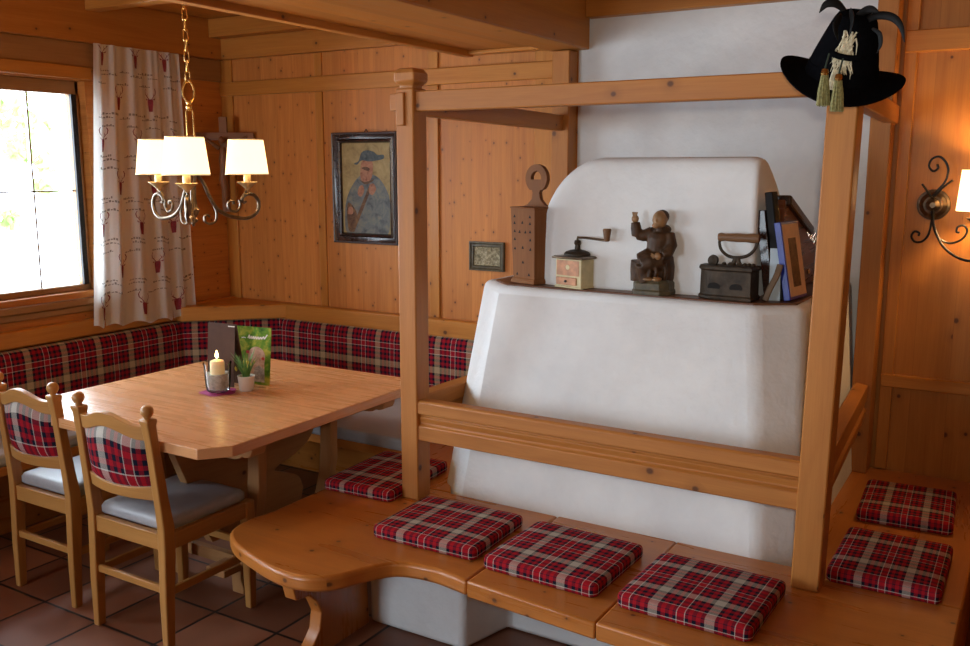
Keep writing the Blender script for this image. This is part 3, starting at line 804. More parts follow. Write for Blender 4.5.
for k in range(16):
    a = rr.uniform(0, 2 * PI); r = rr.uniform(.005, .045); z = TZ + rr.uniform(.075, .12)
    b.ell((px_ + r * math.cos(a), py_ + r * math.sin(a), z), (.004, .004, .008), 6, 5)
b.build('buds', 'leafY', pl)

# brown folded menu card
mc = thing('menu_card', 'dark brown folded menu card standing upright behind the candle', 'menu', (-2.9, 2.64, TZ))
def leaning_card(b, p0, p1, z0, z1, lean, th=.002, uvs=False):
    d = Vector((p1[0] - p0[0], p1[1] - p0[1], 0)).normalized(); n = Vector((-d.y, d.x, 0))
    A = Vector((p0[0], p0[1], z0)); B = Vector((p1[0], p1[1], z0)); T = n * lean + Vector((0, 0, z1 - z0))
    fr_ = [A, B, B + T, A + T]; bk = [q + n * th for q in fr_]
    b.loft([[tuple(q) for q in fr_], [tuple(q) for q in bk]])
    return A, d, T, n
b = MB('z'); A, d, Tv, n = leaning_card(b, (-2.952, 2.612), (-2.815, 2.632), TZ, 1.012, .025)
leaning_card(b, (-2.952, 2.687), (-2.815, 2.702), TZ, 1.012, -.045)
b.build('card_cover', 'menubrown', mc)
b = MB('z'); W_ = .1444
def oncard(u, v, off=.0012): return tuple(A + d * (W_ * u) + Tv * v - n * off)
b.face([oncard(.72, .955), oncard(.95, .955), oncard(.95, .97), oncard(.72, .97)]); b.build('printed_line', 'white_card', mc)

# green flyer in a clear stand
fl = thing('menu_flyer', 'tall green flyer with flowers and white lettering standing behind the plant', 'flyer', (-2.79, 2.74, TZ))
b = MB('z'); A, d, Tv, n = leaning_card(b, (-2.885, 2.700), (-2.712, 2.732), TZ, .99, .03)
b.build('printed_sheet', 'fl_green', fl)
W_ = .1759
def fpoly(b, pts, off): b.face([oncard(u, v, off) for u, v in pts])
b = MB('z', 0)
body = [(p.x, p.y) for p in crom([(.42, .10, 0), (.40, .35, 0), (.38, .52, 0), (.45, .62, 0), (.6, .66, 0), (.76, .62, 0), (.85, .52, 0), (.84, .35, 0), (.86, .10, 0)], 5)]
fpoly(b, body, .0010); b.mi = 1; fpoly(b, [(.5, .05), (.86, .05), (.84, .28), (.7, .34), (.58, .3)], .0016)
b.mi = 2
for (u, v, r) in ((.12, .30, .06), (.36, .56, .05), (.80, .46, .045), (.2, .2, .05)):
    fpoly(b, [(u + r * math.cos(k * PI / 5), v + r * .62 * math.sin(k * PI / 5)) for k in range(10)], .0018)
b.build('printed_motif', ['fl_skin', 'fl_grey', 'fl_red'], fl)
b = MB('z')
import itertools
def stroke(b, pts, w, off):
    for (u0, v0), (u1, v1) in zip(pts, pts[1:]):
        du, dv = u1 - u0, v1 - v0; L = math.hypot(du, dv * 1.6) or 1e-6; nu, nv = -dv * 1.6 / L * w, du / L * w / 1.6
        fpoly(b, [(u0 - nu, v0 - nv), (u1 - nu, v1 - nv), (u1 + nu, v1 + nv), (u0 + nu, v0 + nv)], off)
scr = [(.36, .80), (.40, .86), (.41, .79), (.46, .84), (.47, .79), (.52, .84), (.53, .79), (.58, .835), (.60, .79), (.65, .835), (.67, .79), (.72, .835), (.74, .795), (.80, .845), (.82, .80), (.90, .88)]
stroke(b, scr, .016, .0022); stroke(b, [(.18, .80), (.25, .81), (.3, .80)], .012, .0022); b.build('lettering', 'white_card', fl)
b = MB('z'); A2 = A
b.box(-2.80, -2.705, 2.688, 2.70, TZ, TZ + .006)
b.build('clear_foot', 'glass', fl)

# ----------------------------------------------------------------- curtain
CT = (-4.03, 3.005, 3.545); 
def curt(u, v):   # v 0 bottom .. 1 top
    u = min(1, max(0, u)); v = min(1, max(0, v))
    y = (2.862 + .648 * u) * (1 - v) + (2.968 + .515 * u) * v
    amp = .007 + .009 * (1 - v) ** 1.5
    ph = u * 5.0 * 2 * PI + 1.3 * math.sin(u * 7)
    x = XL + .068 + amp * math.sin(ph) + .003 * math.sin(ph * 2.3 + v * 2)
    zb = .858 - .030 * u + .010 * math.sin(ph + 1)
    return (x, y, zb + (2.248 - zb) * v)
cu = MB('z'); cu.grid(curt, 150, 60)
def onc(u, v, off=.003):
    e = .002; u = min(.995, max(.002, u)); v = min(.995, max(.002, v)); P = Vector(curt(u, v)); du = Vector(curt(u + e, v)) - P; dv = Vector(curt(u, v + e)) - P
    n = dv.cross(du).normalized()
    if n.x < 0: n = -n
    return tuple(P + n * off)
def cpoly(pts, off=.003):
    # cut into narrow strips so the print follows the folds
    if len(pts) == 4:
        for a0, a1 in ((0, .5), (.5, 1)):
            l = lambda p, q, t: (p[0] + (q[0] - p[0]) * t, p[1] + (q[1] - p[1]) * t)
            cu.face([onc(*c, off) for c in (l(pts[0], pts[1], a0), l(pts[0], pts[1], a1), l(pts[3], pts[2], a1), l(pts[3], pts[2], a0))])
    else: cu.face([onc(u, v, off) for u, v in pts])
SU, SV = 1 / .60, 1 / 1.4     # metres to parameters (folded width is wider than it hangs)
def stag(u0, v0, s=1.0, lean=0):
    cu.mi = 1
    def Q(pts): 
        # long strips are subdivided by keeping polygons small
        cpoly([(u0 + (x * s) * SU, v0 + (y * s) * SV) for x, y in pts])
    Q([(-.013, .012), (.013, .012), (.012, -.010), (-.012, -.010)])
    Q([(-.012, -.010), (.012, -.010), (.008, -.045), (-.008, -.045)])
    Q([(-.013, .018), (.013, .018), (.011, .012), (-.011, .012)])
    Q([(-.012, .016), (-.026, .024), (-.022, .014)]); Q([(.012, .016), (.026, .024), (.022, .014)])
    for sg in (-1, 1):
        path = [(sg * .006, .018), (sg * .016, .032), (sg * .027, .042), (sg * .030, .058), (sg * .024, .072)]
        for (a, b_), (c, d_) in zip(path, path[1:]): Q([(a - .002, b_), (a + .002, b_ + .001), (c + .002, d_ + .001), (c - .002, d_)])
        Q([(sg * .016, .032), (sg * .019, .034), (sg * .012, .052)]); Q([(sg * .028, .046), (sg * .031, .05), (sg * .040, .064)])
rr = random.Random(5)
vv = .06; r_i = 0
while vv < .98:
    off = (.17 if r_i % 2 else 0.0)
    for k in range(4):
        u = .10 + off + k * .36
        if .02 < u < .98: stag(u, vv, 1.0)
    cu.mi = 2
    for dv_ in (-.052, .055, .085):
        y = vv + dv_
        u = .04 + rr.uniform(0, .06)
        while u < .93 and 0.02 < y < .985:
            w = rr.uniform(.09, .2)
            n = 7
            for q in range(n):
                ua = u + w * q / n
                hgt = rr.choice([.005, .008, .014])
                cpoly([(ua, y), (ua + w / n * .7, y), (ua + w / n * .7, y + hgt * .55), (ua, y + hgt * .55)], .0025)
            u += w + rr.uniform(.06, .16)
    vv += .150; r_i += 1
cu.mi = 0
tag(cu.build('curtain', ['curtain', 'stag', 'script'], loc=(XL + .07, 3.25, .83), angle=80, recalc=False), 'cream window curtain printed with red stag heads, hanging left of the chandelier', 'curtain')

# ----------------------------------------------------------------- chandelier
HX, HY = -2.885, 2.535
cl = thing('chandelier', 'three-arm bronze chandelier with lit cream shades on a brass chain above the table', 'chandelier', (HX, HY, 1.43))
ARM_A = [math.radians(a) for a in (75, 186, 322)]      # measured from the viewing direction, clockwise
yaw = math.radians(31.25)
R_ = Vector((math.cos(yaw), math.sin(yaw), 0)); F_ = Vector((-math.sin(yaw), math.cos(yaw), 0))
VF = Vector((HX, HY, 0)).normalized(); VR = Vector((VF.y, -VF.x, 0))
ZCUP = 1.592
def cuprel(px, py): return ((px - 288) * .00070, ZCUP - (py - 368) * .00070)
b = MB('z')
b.lathe([(.001, 1.432), (.008, 1.436), (.012, 1.446), (.006, 1.456), (.014, 1.468), (.020, 1.485), (.012, 1.50), (.008, 1.54), (.012, 1.60), (.016, 1.64), (.010, 1.68), (.007, 1.74), (.004, 1.765)], (HX, HY, 0), seg=18)
b.build('center_column', 'bronze', cl)
for ai, a in enumerate(ARM_A):
    D = VR * math.sin(a) + VF * math.cos(a)
    rad = .218
    def W3(r, z): return (HX + D.x * r, HY + D.y * r, z)
    main = [(588, 478), (574, 486), (564, 470), (574, 448), (604, 436), (640, 448), (662, 490), (648, 545), (600, 574), (540, 574), (470, 556), (412, 512), (372, 440), (345, 370), (312, 330), (296, 310)]
    m3 = [(p.x, p.y, 0) for p in crom([(x, y, 0) for x, y in main], 5)]
    b = MB('z'); n_ = len(m3)
    b.tube([W3(*cuprel(x, y)) for x, y, _ in m3], [.0045 + .003 * min(1, i / 12) for i in range(n_)], 8)
    s2 = crom([(548, 470, 0), (552, 505, 0), (528, 536, 0), (495, 528, 0), (480, 500, 0), (492, 476, 0), (512, 478, 0), (512, 494, 0)], 5)
    b.tube([W3(*cuprel(p.x, p.y)) for p in s2], .005, 8)
    s3 = crom([(398, 498, 0), (412, 540, 0), (405, 585, 0), (375, 603, 0), (348, 592, 0), (342, 565, 0), (358, 552, 0), (372, 564, 0)], 5)
    b.tube([W3(*cuprel(p.x, p.y)) for p in s3], .005, 8)
    b.tube([W3(*cuprel(560, 470)), W3(*cuprel(585, 425)), W3(*cuprel(600, 405))], .005, 8)
    b.build('arm', 'bronze', cl)
    c = W3(rad, 0)
    b = MB('z'); b.lathe([(.001, ZCUP - .034), (.006, ZCUP - .034), (.010, ZCUP - .026), (.026, ZCUP - .012), (.040, ZCUP - .002), (.042, ZCUP), (.038, ZCUP + .001), (.001, ZCUP - .006)], c, seg=20)
    b.build('drip_cup', 'goldpale', cl)
    b = MB('z'); b.lathe([(.001, ZCUP - .004), (.014, ZCUP - .004), (.014, ZCUP + .05), (.012, ZCUP + .055), (.001, ZCUP + .055)], c, seg=16)
    b.build('candle_sleeve', 'goldpale', cl)
    zs0, zs1 = ZCUP + .030, ZCUP + .170
    b = MB('z'); N = 36
    prof = [(.086, zs0), (.0695, zs1)]
    for r0, r1 in ((.086, .0695), (.0845, .068)):
        b.lathe([(r0, zs0), ((r0 + r1) / 2, (zs0 + zs1) / 2), (r1, zs1)], c, seg=N)
        # remove caps
    caps = [f for f in b.bm.faces if len(f.verts) == N]
    bmesh.ops.delete(b.bm, geom=caps, context='FACES_ONLY')
    sh = b.build('lampshade', 'shade', cl, recalc=False)
    for r0, zz in ((.0862, zs0 + .002), (.0697, zs1 - .002)):
        b = MB('z'); b.tube([(c[0] + r0 * math.cos(2 * PI * k / 40), c[1] + r0 * math.sin(2 * PI * k / 40), zz) for k in range(40)], .0016, 6, closed=True)
        b.build('shade_trim', 'goldpale', sh)
    l = bpy.data.lights.new('chandelier_bulb', 'POINT'); l.energy = 3.0; l.color = (1, .62, .27); l.shadow_soft_size = .022
    lo = bpy.data.objects.new('bulb', l); COL.objects.link(lo); lo.parent = cl; lo.location = Vector((c[0], c[1], ZCUP + .095)) - Vector(cl.location)
# chain up to the ceiling
def link(z0, z1, w, r, rot):
    c, s_ = math.cos(rot), math.sin(rot); zc, hh = (z0 + z1) / 2, (z1 - z0) / 2 - w
    pts = []
    for k in range(20):
        a = 2 * PI * k / 20; x = w * math.cos(a); z = w * math.sin(a) + (hh if math.sin(a) > 0 else -hh)
        pts.append((HX + x * c, HY + x * s_, zc + z))
    b = MB('z'); b.tube(pts, r, 6, closed=True); b.build('chain_link', 'brass', cl)
link(1.755, 1.875, .014, .003, yaw)
zz = 1.975; k = 0
while zz < ZC - .05:
    link(zz, zz + .046, .0085, .0022, yaw + (PI / 2 if k % 2 else .2)); zz += .0385; k += 1
b = MB('z'); b.tube([(HX, HY, zz), (HX, HY, ZC)], .003, 6); b.build('ceiling_hook', 'brass', cl)
b = MB('z'); 
b.lathe([(.004, 1.868), (.011, 1.875), (.013, 1.884), (.009, 1.892), (.011, 1.90), (.005, 1.906)], (HX, HY, 0), seg=14)
for sg in (-1, 1):
    p = crom([(sg * .006, 1.90, 0), (sg * .020, 1.925, 0), (sg * .022, 1.95, 0), (sg * .012, 1.975, 0), (sg * .002, 1.985, 0)], 4)
    b.tube([(HX + R_.x * q.x, HY + R_.y * q.x, q.y) for q in p], .0045, 8)
b.build('chain_hook', 'brass', cl)

# ----------------------------------------------------------------- picture, plaque, crucifix
pc = thing('framed_painting', 'dark framed oil painting of a man in a hat, partly behind the left post', 'painting', (-3.07, YB, 1.26))
x0, x1, z0, z1 = -3.275, -2.845, 1.252, 1.832
def frame_border(b, x0, x1, z0, z1, w, yb_, prof):
    # prof: (inset 0..1, height) polyline swept round the rectangle with mitred corners
    for k in range(4):
        rows = []
        for (i, hgt) in prof:
            s_ = i * w
            q = [(x0 + s_, z0 + s_), (x1 - s_, z0 + s_), (x1 - s_, z1 - s_), (x0 + s_, z1 - s_)]
            a, c = q[k], q[(k + 1) % 4]
            rows.append([(a[0], yb_ - hgt, a[1]), (c[0], yb_ - hgt, c[1])])
        for r0, r1 in zip(rows, rows[1:]): b.face([r0[0], r0[1], r1[1], r1[0]])
b = MB('x'); frame_border(b, x0, x1, z0, z1, .056, YB, [(0, 0), (0, .028), (.12, .032), (.25, .024), (.6, .018), (.75, .024), (.9, .020), (1, .008), (1, 0)])
b.build('picture_frame', 'frameblk', pc, weld=True)
b = MB('x'); frame_border(b, x0 + .001, x1 - .001, z0 + .001, z1 - .001, .010, YB - .0, [(0, .029), (.5, .035), (1, .0325)]); b.build('frame_edge', 'frameedge', pc, weld=True)
cx0, cx1, cz0, cz1 = x0 + .05, x1 - .05, z0 + .05, z1 - .05
b = MB('x'); b.box(cx0, cx1, YB - .009, YB - .001, cz0, cz1)
def pp(mi, pts, k):
    b.mi = mi; b.face([(cx0 + (cx1 - cx0) * u, YB - .0095 - .0004 * k, cz0 + (cz1 - cz0) * v) for u, v in pts])
def sm(pts, n=5): return [(p.x, p.y) for p in crom([(u, v, 0) for u, v in pts], n, True)]
pp(1, sm([(.10, .0), (.06, .25), (.12, .42), (.28, .58), (.45, .66), (.58, .66), (.78, .60), (.95, .42), (.97, .2), (.90, .0), (.5, -.0)]), 1)
pp(4, sm([(.12, .05), (.10, .28), (.16, .34), (.30, .22), (.22, .04)]), 2)
pp(4, [(.16, .02), (.24, .02), (.62, .52), (.58, .55)], 3)
pp(3, sm([(.40, .60), (.40, .74), (.45, .80), (.56, .82), (.64, .78), (.64, .68), (.60, .60), (.50, .57)]), 4)
pp(4, sm([(.42, .72), (.5, .735), (.58, .715), (.56, .69), (.48, .70)]), 5)
pp(4, sm([(.36, .60), (.48, .57), (.66, .60), (.60, .565), (.48, .545)]), 5)
pp(2, sm([(.27, .77), (.36, .795), (.42, .88), (.52, .91), (.66, .895), (.74, .86), (.86, .86), (.86, .82), (.72, .80), (.58, .79), (.42, .80), (.33, .755)]), 6)
pp(3, sm([(.33, .44), (.37, .52), (.44, .53), (.46, .47), (.40, .41)]), 6)
pp(3, sm([(.56, .46), (.58, .54), (.66, .55), (.70, .49), (.63, .43)]), 6)
pp(3, sm([(.12, .22), (.14, .29), (.22, .29), (.22, .22)]), 6)
b.build('canvas', ['p_bg', 'p_coat', 'p_hat', 'p_skin', 'p_brown'], pc, recalc=False, smooth=False)
b = MB('x'); b.tube([(-3.062, YB - .012, z1 - .002), (-3.05, YB - .014, z1 + .014), (-3.038, YB - .012, z1 - .002)], .003, 6); b.build('hanging_ring', 'black', pc)

pq = thing('relief_plaque', 'small framed metal relief plaque on the wall left of the nail-hole box', 'plaque', (-2.32, YB, 1.15))
x0, x1, z0, z1 = -2.418, -2.222, 1.150, 1.292
b = MB('x'); frame_border(b, x0, x1, z0, z1, .026, YB, [(0, 0), (0, .018), (.25, .020), (.5, .013), (.8, .015), (1, .008), (1, 0)]); b.build('picture_frame', 'plinthwood', pq, weld=True)
b = MB('x'); W_, H_ = x1 - x0 - .048, z1 - z0 - .048
def rel(u, v):
    X = x0 + .024 + W_ * u; Z = z0 + .024 + H_ * v
    h = .004 * mnoise.noise(Vector((X * 55, Z * 45, 3))) + .003 * mnoise.noise(Vector((X * 120, Z * 90, 9)))
    return (X, YB - .008 - h, Z)
b.grid(rel, 44, 30); b.build('relief', 'p_relief', pq)

cr = thing('crucifix', 'dark wooden crucifix hanging in the room corner behind the chandelier', 'crucifix', (-4.0, 3.74, 1.5))
ca = math.radians(45)
Mx = Matrix.Translation((-3.985, 3.735, 0)) @ Matrix.Rotation(math.radians(35), 4, 'Z')
b = MB('z'); b.M = Mx; b.box(-.022, .022, -.012, .012, 1.40, 1.93); b.g = 'x'; b.box(-.17, .17, -.013, .011, 1.80, 1.845)
b.box(-.03, .03, .0, .06, 1.82, 1.83)
b.build('cross', 'cross', cr, bevel=.003)
b = MB('z'); b.M = Mx
b.tube([(0, -.035, 1.76), (.004, -.038, 1.70), (.0, -.034, 1.64), (-.004, -.040, 1.58), (.006, -.036, 1.52), (0, -.026, 1.45)], [.016, .028, .022, .024, .018, .010], 12)
b.ell((-.004, -.044, 1.80), (.017, .02, .023), 12, 8)
b.tube([(.02, -.032, 1.755), (.07, -.024, 1.79), (.13, -.02, 1.822)], [.012, .009, .007], 8); b.tube([(-.02, -.032, 1.755), (-.07, -.024, 1.79), (-.13, -.02, 1.822)], [.012, .009, .007], 8)
b.build('carved_figure', 'cross', cr)

# ----------------------------------------------------------------- things on the stove ledge
ZL = 1.222
# 1 tall box with triangular holes
gx, gy = -1.628, 3.06
gr = thing('wooden_wall_box', 'tall brown wooden box with rows of small triangular holes and a ring handle', 'box', (gx, gy, ZL))
GM = Matrix.Translation((gx, gy, ZL)) @ Matrix.Rotation(math.radians(-19), 4, 'Z')
def rect(hx, hy, z): return [(-hx, -hy, z), (hx, -hy, z), (hx, hy, z), (-hx, hy, z)]

b = MB('x'); b.M = GM; b.loft([rect(.064, .074, 0), rect(.064, .074, .010), rect(.059, .068, .020)]); b.build('base_moulding', 'graterwood', gr, bevel=.002)
b = MB('x'); b.M = GM; b.box(-.068, .068, -.077, .077, .278, .284); b.build('lid', 'graterwood', gr, bevel=.002)
b = MB('z'); b.M = GM; b.loft([rect(.058, .066, .018), rect(.065, .074, .278)]); b.mi = 1
def tri(x, z, s=.0065):
    hy = .066 + .008 * (z - .018) / .26
    b.face([(x - s, -hy - .0008, z - s * .8), (x + s, -hy - .0008, z - s * .8), (x, -hy - .0008, z + s)])
for z in (.25, .225, .195, .165, .13): tri(-.045, z); tri(.040, z)
for z in (.228, .135, .08): tri(-.002, z)
tri(-.018, .193); tri(.014, .193); tri(-.035, .035); tri(.03, .035)
b.build('box_body', ['graterwood', 'void'], gr)

b = MB('z'); b.M = GM
# handle: flared foot, neck, ring with a half-moon hole
outer = [(-.062, .284), (-.04, .292), (-.02, .312), (-.016, .335), (-.020, .345)] + [(.052 * math.sin(a), .388 - .052 * math.cos(a)) for a in [math.radians(-t) for t in range(35, 326, 15)]] + [(.020, .345), (.016, .335), (.02, .312), (.04, .292), (.062, .284)]
outer = [(x * 1.12, .284 + (z - .284) * 1.0) for x, z in outer]
inner = [(-.028, .384), (.028, .384)] + [(.030 * math.cos(a), .384 + .031 * math.sin(a)) for a in [math.radians(t) for t in range(20, 180, 20)]]
def pier(th):
    for sg in (-1, 1):
        pass
hb = bmesh.new()
ov = [hb.verts.new((x, -.008, z)) for x, z in outer]; iv = [hb.verts.new((x, -.008, z)) for x, z in inner]
ed = [hb.edges.new((ov[i], ov[(i + 1) % len(ov)])) for i in range(len(ov))] + [hb.edges.new((iv[i], iv[(i + 1) % len(iv)])) for i in range(len(iv))]
res = bmesh.ops.triangle_fill(hb, use_beauty=True, use_dissolve=False, edges=ed)
tris = [[tuple(v.co) for v in f.verts] for f in hb.faces]; hb.free()
for t_ in tris:
    b.face(t_); b.face([(x, .008, z) for x, y, z in reversed(t_)])
for loop in (outer, inner):
    for (xa, za), (xb, zb) in zip(loop, loop[1:] + loop[:1]): b.face([(xa, -.008, za), (xb, -.008, zb), (xb, .008, zb), (xa, .008, za)])
b.build('ring_handle', 'graterwood', gr, weld=True)

# 2 coffee grinder
kx, ky = -1.435, 3.01
kg = thing('coffee_grinder', 'old cream coffee grinder with worn pink panels and a side crank', 'grinder', (kx, ky, ZL))
KM = Matrix.Translation((kx, ky, ZL)) @ Matrix.Rotation(math.radians(-14), 4, 'Z') @ Matrix.Diagonal((1.1, 1.0, 1.07, 1))
b = MB('x'); b.M = KM; b.box(-.054, .054, -.050, .050, .004, .098); b.build('body', 'cream', kg, bevel=.003)
b = MB('x'); b.M = KM; b.box(-.057, .057, -.053, .053, 0, .006); b.build('base_plate', 'cream', kg, bevel=.002)
b = MB('x'); b.M = KM; b.loft([rect(.063, .060, .098), rect(.065, .062, .103), rect(.058, .054, .107)]); b.build('top_plate', 'bronze', kg, bevel=.002)
b = MB('x'); b.M = KM; b.lathe([(.046, .108), (.046, .114), (.040, .120), (.026, .125), (.010, .128), (.008, .150), (.012, .152), (.010, .158), (.001, .160)], seg=26); b.build('hopper_lid', 'iron', kg)
b = MB('x'); b.M = KM; b.tube([(-.002, 0, .156), (.0, .0, .168), (.03, .002, .168), (.10, .006, .164), (.115, .007, .164)], .0042, 8); b.lathe([(.004, .138), (.010, .142), (.013, .150), (.006, .152)], seg=14)
b.build('crank', 'bronze', kg)
b = MB('z'); b.M = KM; b.lathe([(.006, .160), (.009, .162), (.012, .182), (.0145, .198), (.012, .202), (.001, .202)], (.115, .007, 0), seg=16); b.build('crank_knob', 'handle', kg)
b = MB('x'); b.M = KM; b.box(-.049, .045, -.0515, -.045, .042, .093); b.build('front_panel', 'pinkenamel', kg, bevel=.001)
b = MB('x'); b.M = KM; b.box(-.049, .036, -.055, -.046, .010, .036); dr = b.build('drawer', 'pinkenamel', kg, bevel=.002)
b = MB('x'); b.M = KM; b.lathe([(.001, -.062), (.004, -.061), (.004, -.055), (.001, -.054)], (-.006, 0, .023), axis='y', seg=10); b.build('drawer_knob', 'black', dr)
b = MB('x'); b.M = KM; b.lathe([(.001, -.0528), (.008, -.0522), (.009, -.051), (.001, -.05)], (-.002, 0, .070), axis='y', seg=14); b.build('rosette', 'cream', kg)

# 3 carved monk
sx_, sy_ = -1.132, 2.985
sg_ = thing('monk_statuette', 'dark carved wooden statuette of a seated robed man raising one arm', 'statuette', (sx_, sy_, ZL))
SM = Matrix.Translation((sx_, sy_, ZL)) @ Matrix.Diagonal((1.02, 1.0, 1.05, 1))
b = MB('x'); b.M = SM
oct_ = lambda hx, hy, z: [(-hx, -hy * .5, z), (-hx * .75, -hy, z), (hx * .6, -hy, z), (hx, -hy * .45, z), (hx, hy, z), (-hx, hy, z)]
b.loft([oct_(.067, .055, 0), oct_(.067, .055, .012), oct_(.063, .051, .016), oct_(.063, .051, .036), oct_(.058, .046, .042), oct_(.056, .044, .048)]); b.build('plinth', 'plinthwood', sg_, bevel=.002)
def remeshed(b, name, mat, parent, vox, smooth=4):
    o = b.build(name, mat, parent)
    r = o.modifiers.new('remesh', 'REMESH'); r.mode = 'VOXEL'; r.voxel_size = vox; r.use_smooth_shade = True
    s = o.modifiers.new('smooth', 'SMOOTH'); s.iterations = smooth; s.factor = .5
    return o
b = MB('z'); b.M = SM
# seated skirt, knees to the left, torso leaning, right side of the picture = his left
b.tube([(.018, .018, .045), (.018, .016, .085), (.014, .012, .115)], [.044, .047, .046], 16)
b.tube([(.014, .0, .112), (-.022, -.022, .116), (-.046, -.028, .108)], [.040, .032, .024], 14)       # thighs
b.tube([(.02, -.012, .11), (-.008, -.04, .104), (-.024, -.046, .095)], [.036, .030, .023], 14)
b.tube([(-.048, -.028, .108), (-.052, -.026, .08), (-.048, -.022, .045)], [.024, .022, .026], 12)     # shins under cloth
b.tube([(-.024, -.046, .098), (-.022, -.040, .07), (-.012, -.034, .045)], [.023, .022, .026], 12)
b.tube([(.016, .012, .11), (.012, .006, .15), (.016, .002, .185), (.018, -.002, .205)], [.043, .041, .041, .030], 16)   # torso
b.tube([(.018, -.004, .2), (.018, -.008, .222)], [.020, .016], 10)
b.tube([(-.010, .0, .198), (-.040, -.010, .188), (-.060, -.016, .190)], [.022, .019, .015], 12)        # raised sleeve
b.tube([(-.058, -.016, .188), (-.062, -.018, .215), (-.064, -.018, .232)], [.019, .018, .015], 12)
b.tube([(.046, .002, .196), (.060, -.006, .160), (.056, -.024, .135), (.040, -.036, .130)], [.021, .020, .018, .015], 12)   # resting sleeve
b.ell((.018, .012, .21), (.034, .026, .018), 14, 8)
for k, (xa, ya) in enumerate(((-.03, -.045), (.0, -.05), (.02, -.045), (.045, -.025), (-.05, -.04))):
    b.tube([(xa, ya, .105), (xa + .006, ya - .002, .075), (xa - .002, ya + .004, .046)], [.005, .007, .008], 8)
remeshed(b, 'robed_figure', 'carved', sg_, .0034, 3)
b = MB('z'); b.M = SM
b.ell((.020, -.012, .243), (.025, .026, .029), 18, 12)
b.ell((.016, -.036, .240), (.005, .007, .006), 8, 6)           # nose
b.ell((.012, -.028, .224), (.014, .012, .010), 10, 7)          # bearded chin
b.ell((.042, -.010, .242), (.004, .006, .008), 8, 6); b.ell((-.002, -.016, .240), (.004, .006, .008), 8, 6)
hd = remeshed(b, 'head', 'skinwood', sg_, .0028, 2)
b = MB('z'); b.M = SM
b.ell((.024, -.002, .252), (.0235, .0215, .022), 16, 10); b.build('cap_of_hair', 'carved', hd)
for c_, fingers in (((-.065, -.019, .243), [(-.008 + .0055 * k, -.004, .022) for k in range(4)]), ((.026, -.043, .126), [(-.020, -.006 - .002 * k, .010 - .006 * k) for k in range(4)])):
    b = MB('z'); b.M = SM; b.ell(c_, (.013, .010, .013), 12, 8)
    for f_ in fingers:
        e_ = (c_[0] + f_[0], c_[1] + f_[1], c_[2] + f_[2]); m_ = tuple((p + q) / 2 + (.0 if i != 1 else -.003) for i, (p, q) in enumerate(zip(c_, e_)))
        b.tube([c_, m_, e_], [.0036, .0034, .0024], 7)
    b.tube([c_, (c_[0] + .010, c_[1] - .004, c_[2] + .006)], [.0038, .0028], 7)
    b.build('hand', 'skinwood', sg_)
b = MB('z'); b.M = SM; b.ell((-.005, -.05, .052), (.022, .012, .007), 12, 7); b.ell((.028, -.046, .053), (.016, .018, .008), 12, 7); b.build('foot', 'skinwood', sg_)

# 4 charcoal iron
ix, iy = -.872, 2.985
ir = thing('charcoal_iron', 'old black charcoal flat iron with a wooden handle on the stove ledge', 'iron', (ix, iy, ZL))
IM = Matrix.Translation((ix, iy, ZL)) @ Matrix.Rotation(math.radians(-3), 4, 'Z') @ Matrix.Scale(.93, 4, (1, 0, 0)) @ Matrix.Scale(.8, 4, (0, 1, 0))
def boat(L0, L1, w, z): 
    pts = []
    for t in [i / 10 for i in range(11)]: 
        a = t; pts.append((-L0 + (L0 * .6) * t, -w * math.sin(PI / 2 * (.25 + .75 * t)), z))
    pts += [(L1, -w, z), (L1, w, z)]
    pts += [(p[0], -p[1], z) for p in reversed(pts[:11])]
    return pts
b = MB('x'); b.M = IM
b.loft([boat(.100, .094, .055, 0), boat(.104, .098, .058, .004), boat(.104, .098, .058, .012), boat(.099, .094, .053, .016), boat(.098, .093, .052, .095), boat(.104, .098, .058, .099), boat(.104, .098, .058, .106), boat(.100, .095, .055, .112)])
b.build('iron_body', 'iron', ir, bevel=.0015)
for cx_ in (-.038, .042):
    b = MB('x'); b.M = IM; b.face([(cx_ + .023 * math.cos(a), -.0535, .042 + .015 * max(math.sin(a), -.35)) for a in [2 * PI * k / 18 for k in range(18)]])
    b.build('vent_hole', 'void', ir, recalc=False)
b = MB('x'); b.M = IM
arc = crom([(-.042, 0, .200), (-.046, 0, .185), (-.038, 0, .160), (-.015, 0, .142), (.015, 0, .138), (.045, 0, .146), (.066, 0, .165), (.074, 0, .190), (.072, 0, .204)], 5)
b.tube([((p.x - .015) * 1.12 + .028, p.y, p.z) for p in arc], .0055, 8)
b.tube([(.012, 0, .110), (.014, 0, .120), (.022, 0, .138)], [.016, .008, .009], 10); b.tube([(.036, 0, .110), (.034, 0, .120), (.028, 0, .138)], [.016, .008, .009], 10)
for xk in (-.02, .002, .055, .07, .085): b.ell((xk, 0, .114), (.009, .012, .008), 10, 6)
b.lathe([(.001, -.012), (.017, -.012), (.019, 0), (.017, .012), (.001, .012)], (-.060, 0, .125), axis='y', seg=18)
b.build('handle_bracket', 'iron', ir)
b = MB('x'); b.M = IM; b.lathe([(.001, -.066), (.012, -.066), (.0145, -.056), (.012, -.04), (.0145, 0), (.0135, .035), (.016, .060), (.013, .080), (.001, .080)], (.022, 0, .203), axis='x', seg=16); b.build('wooden_grip', 'handle', ir)
b = MB('x'); b.M = IM; b.lathe([(.001, -.0145), (.009, -.0142), (.012, -.0125), (.001, -.012)], (-.060, 0, .125), axis='y', seg=14); b.build('latch_disc', 'iron', ir)

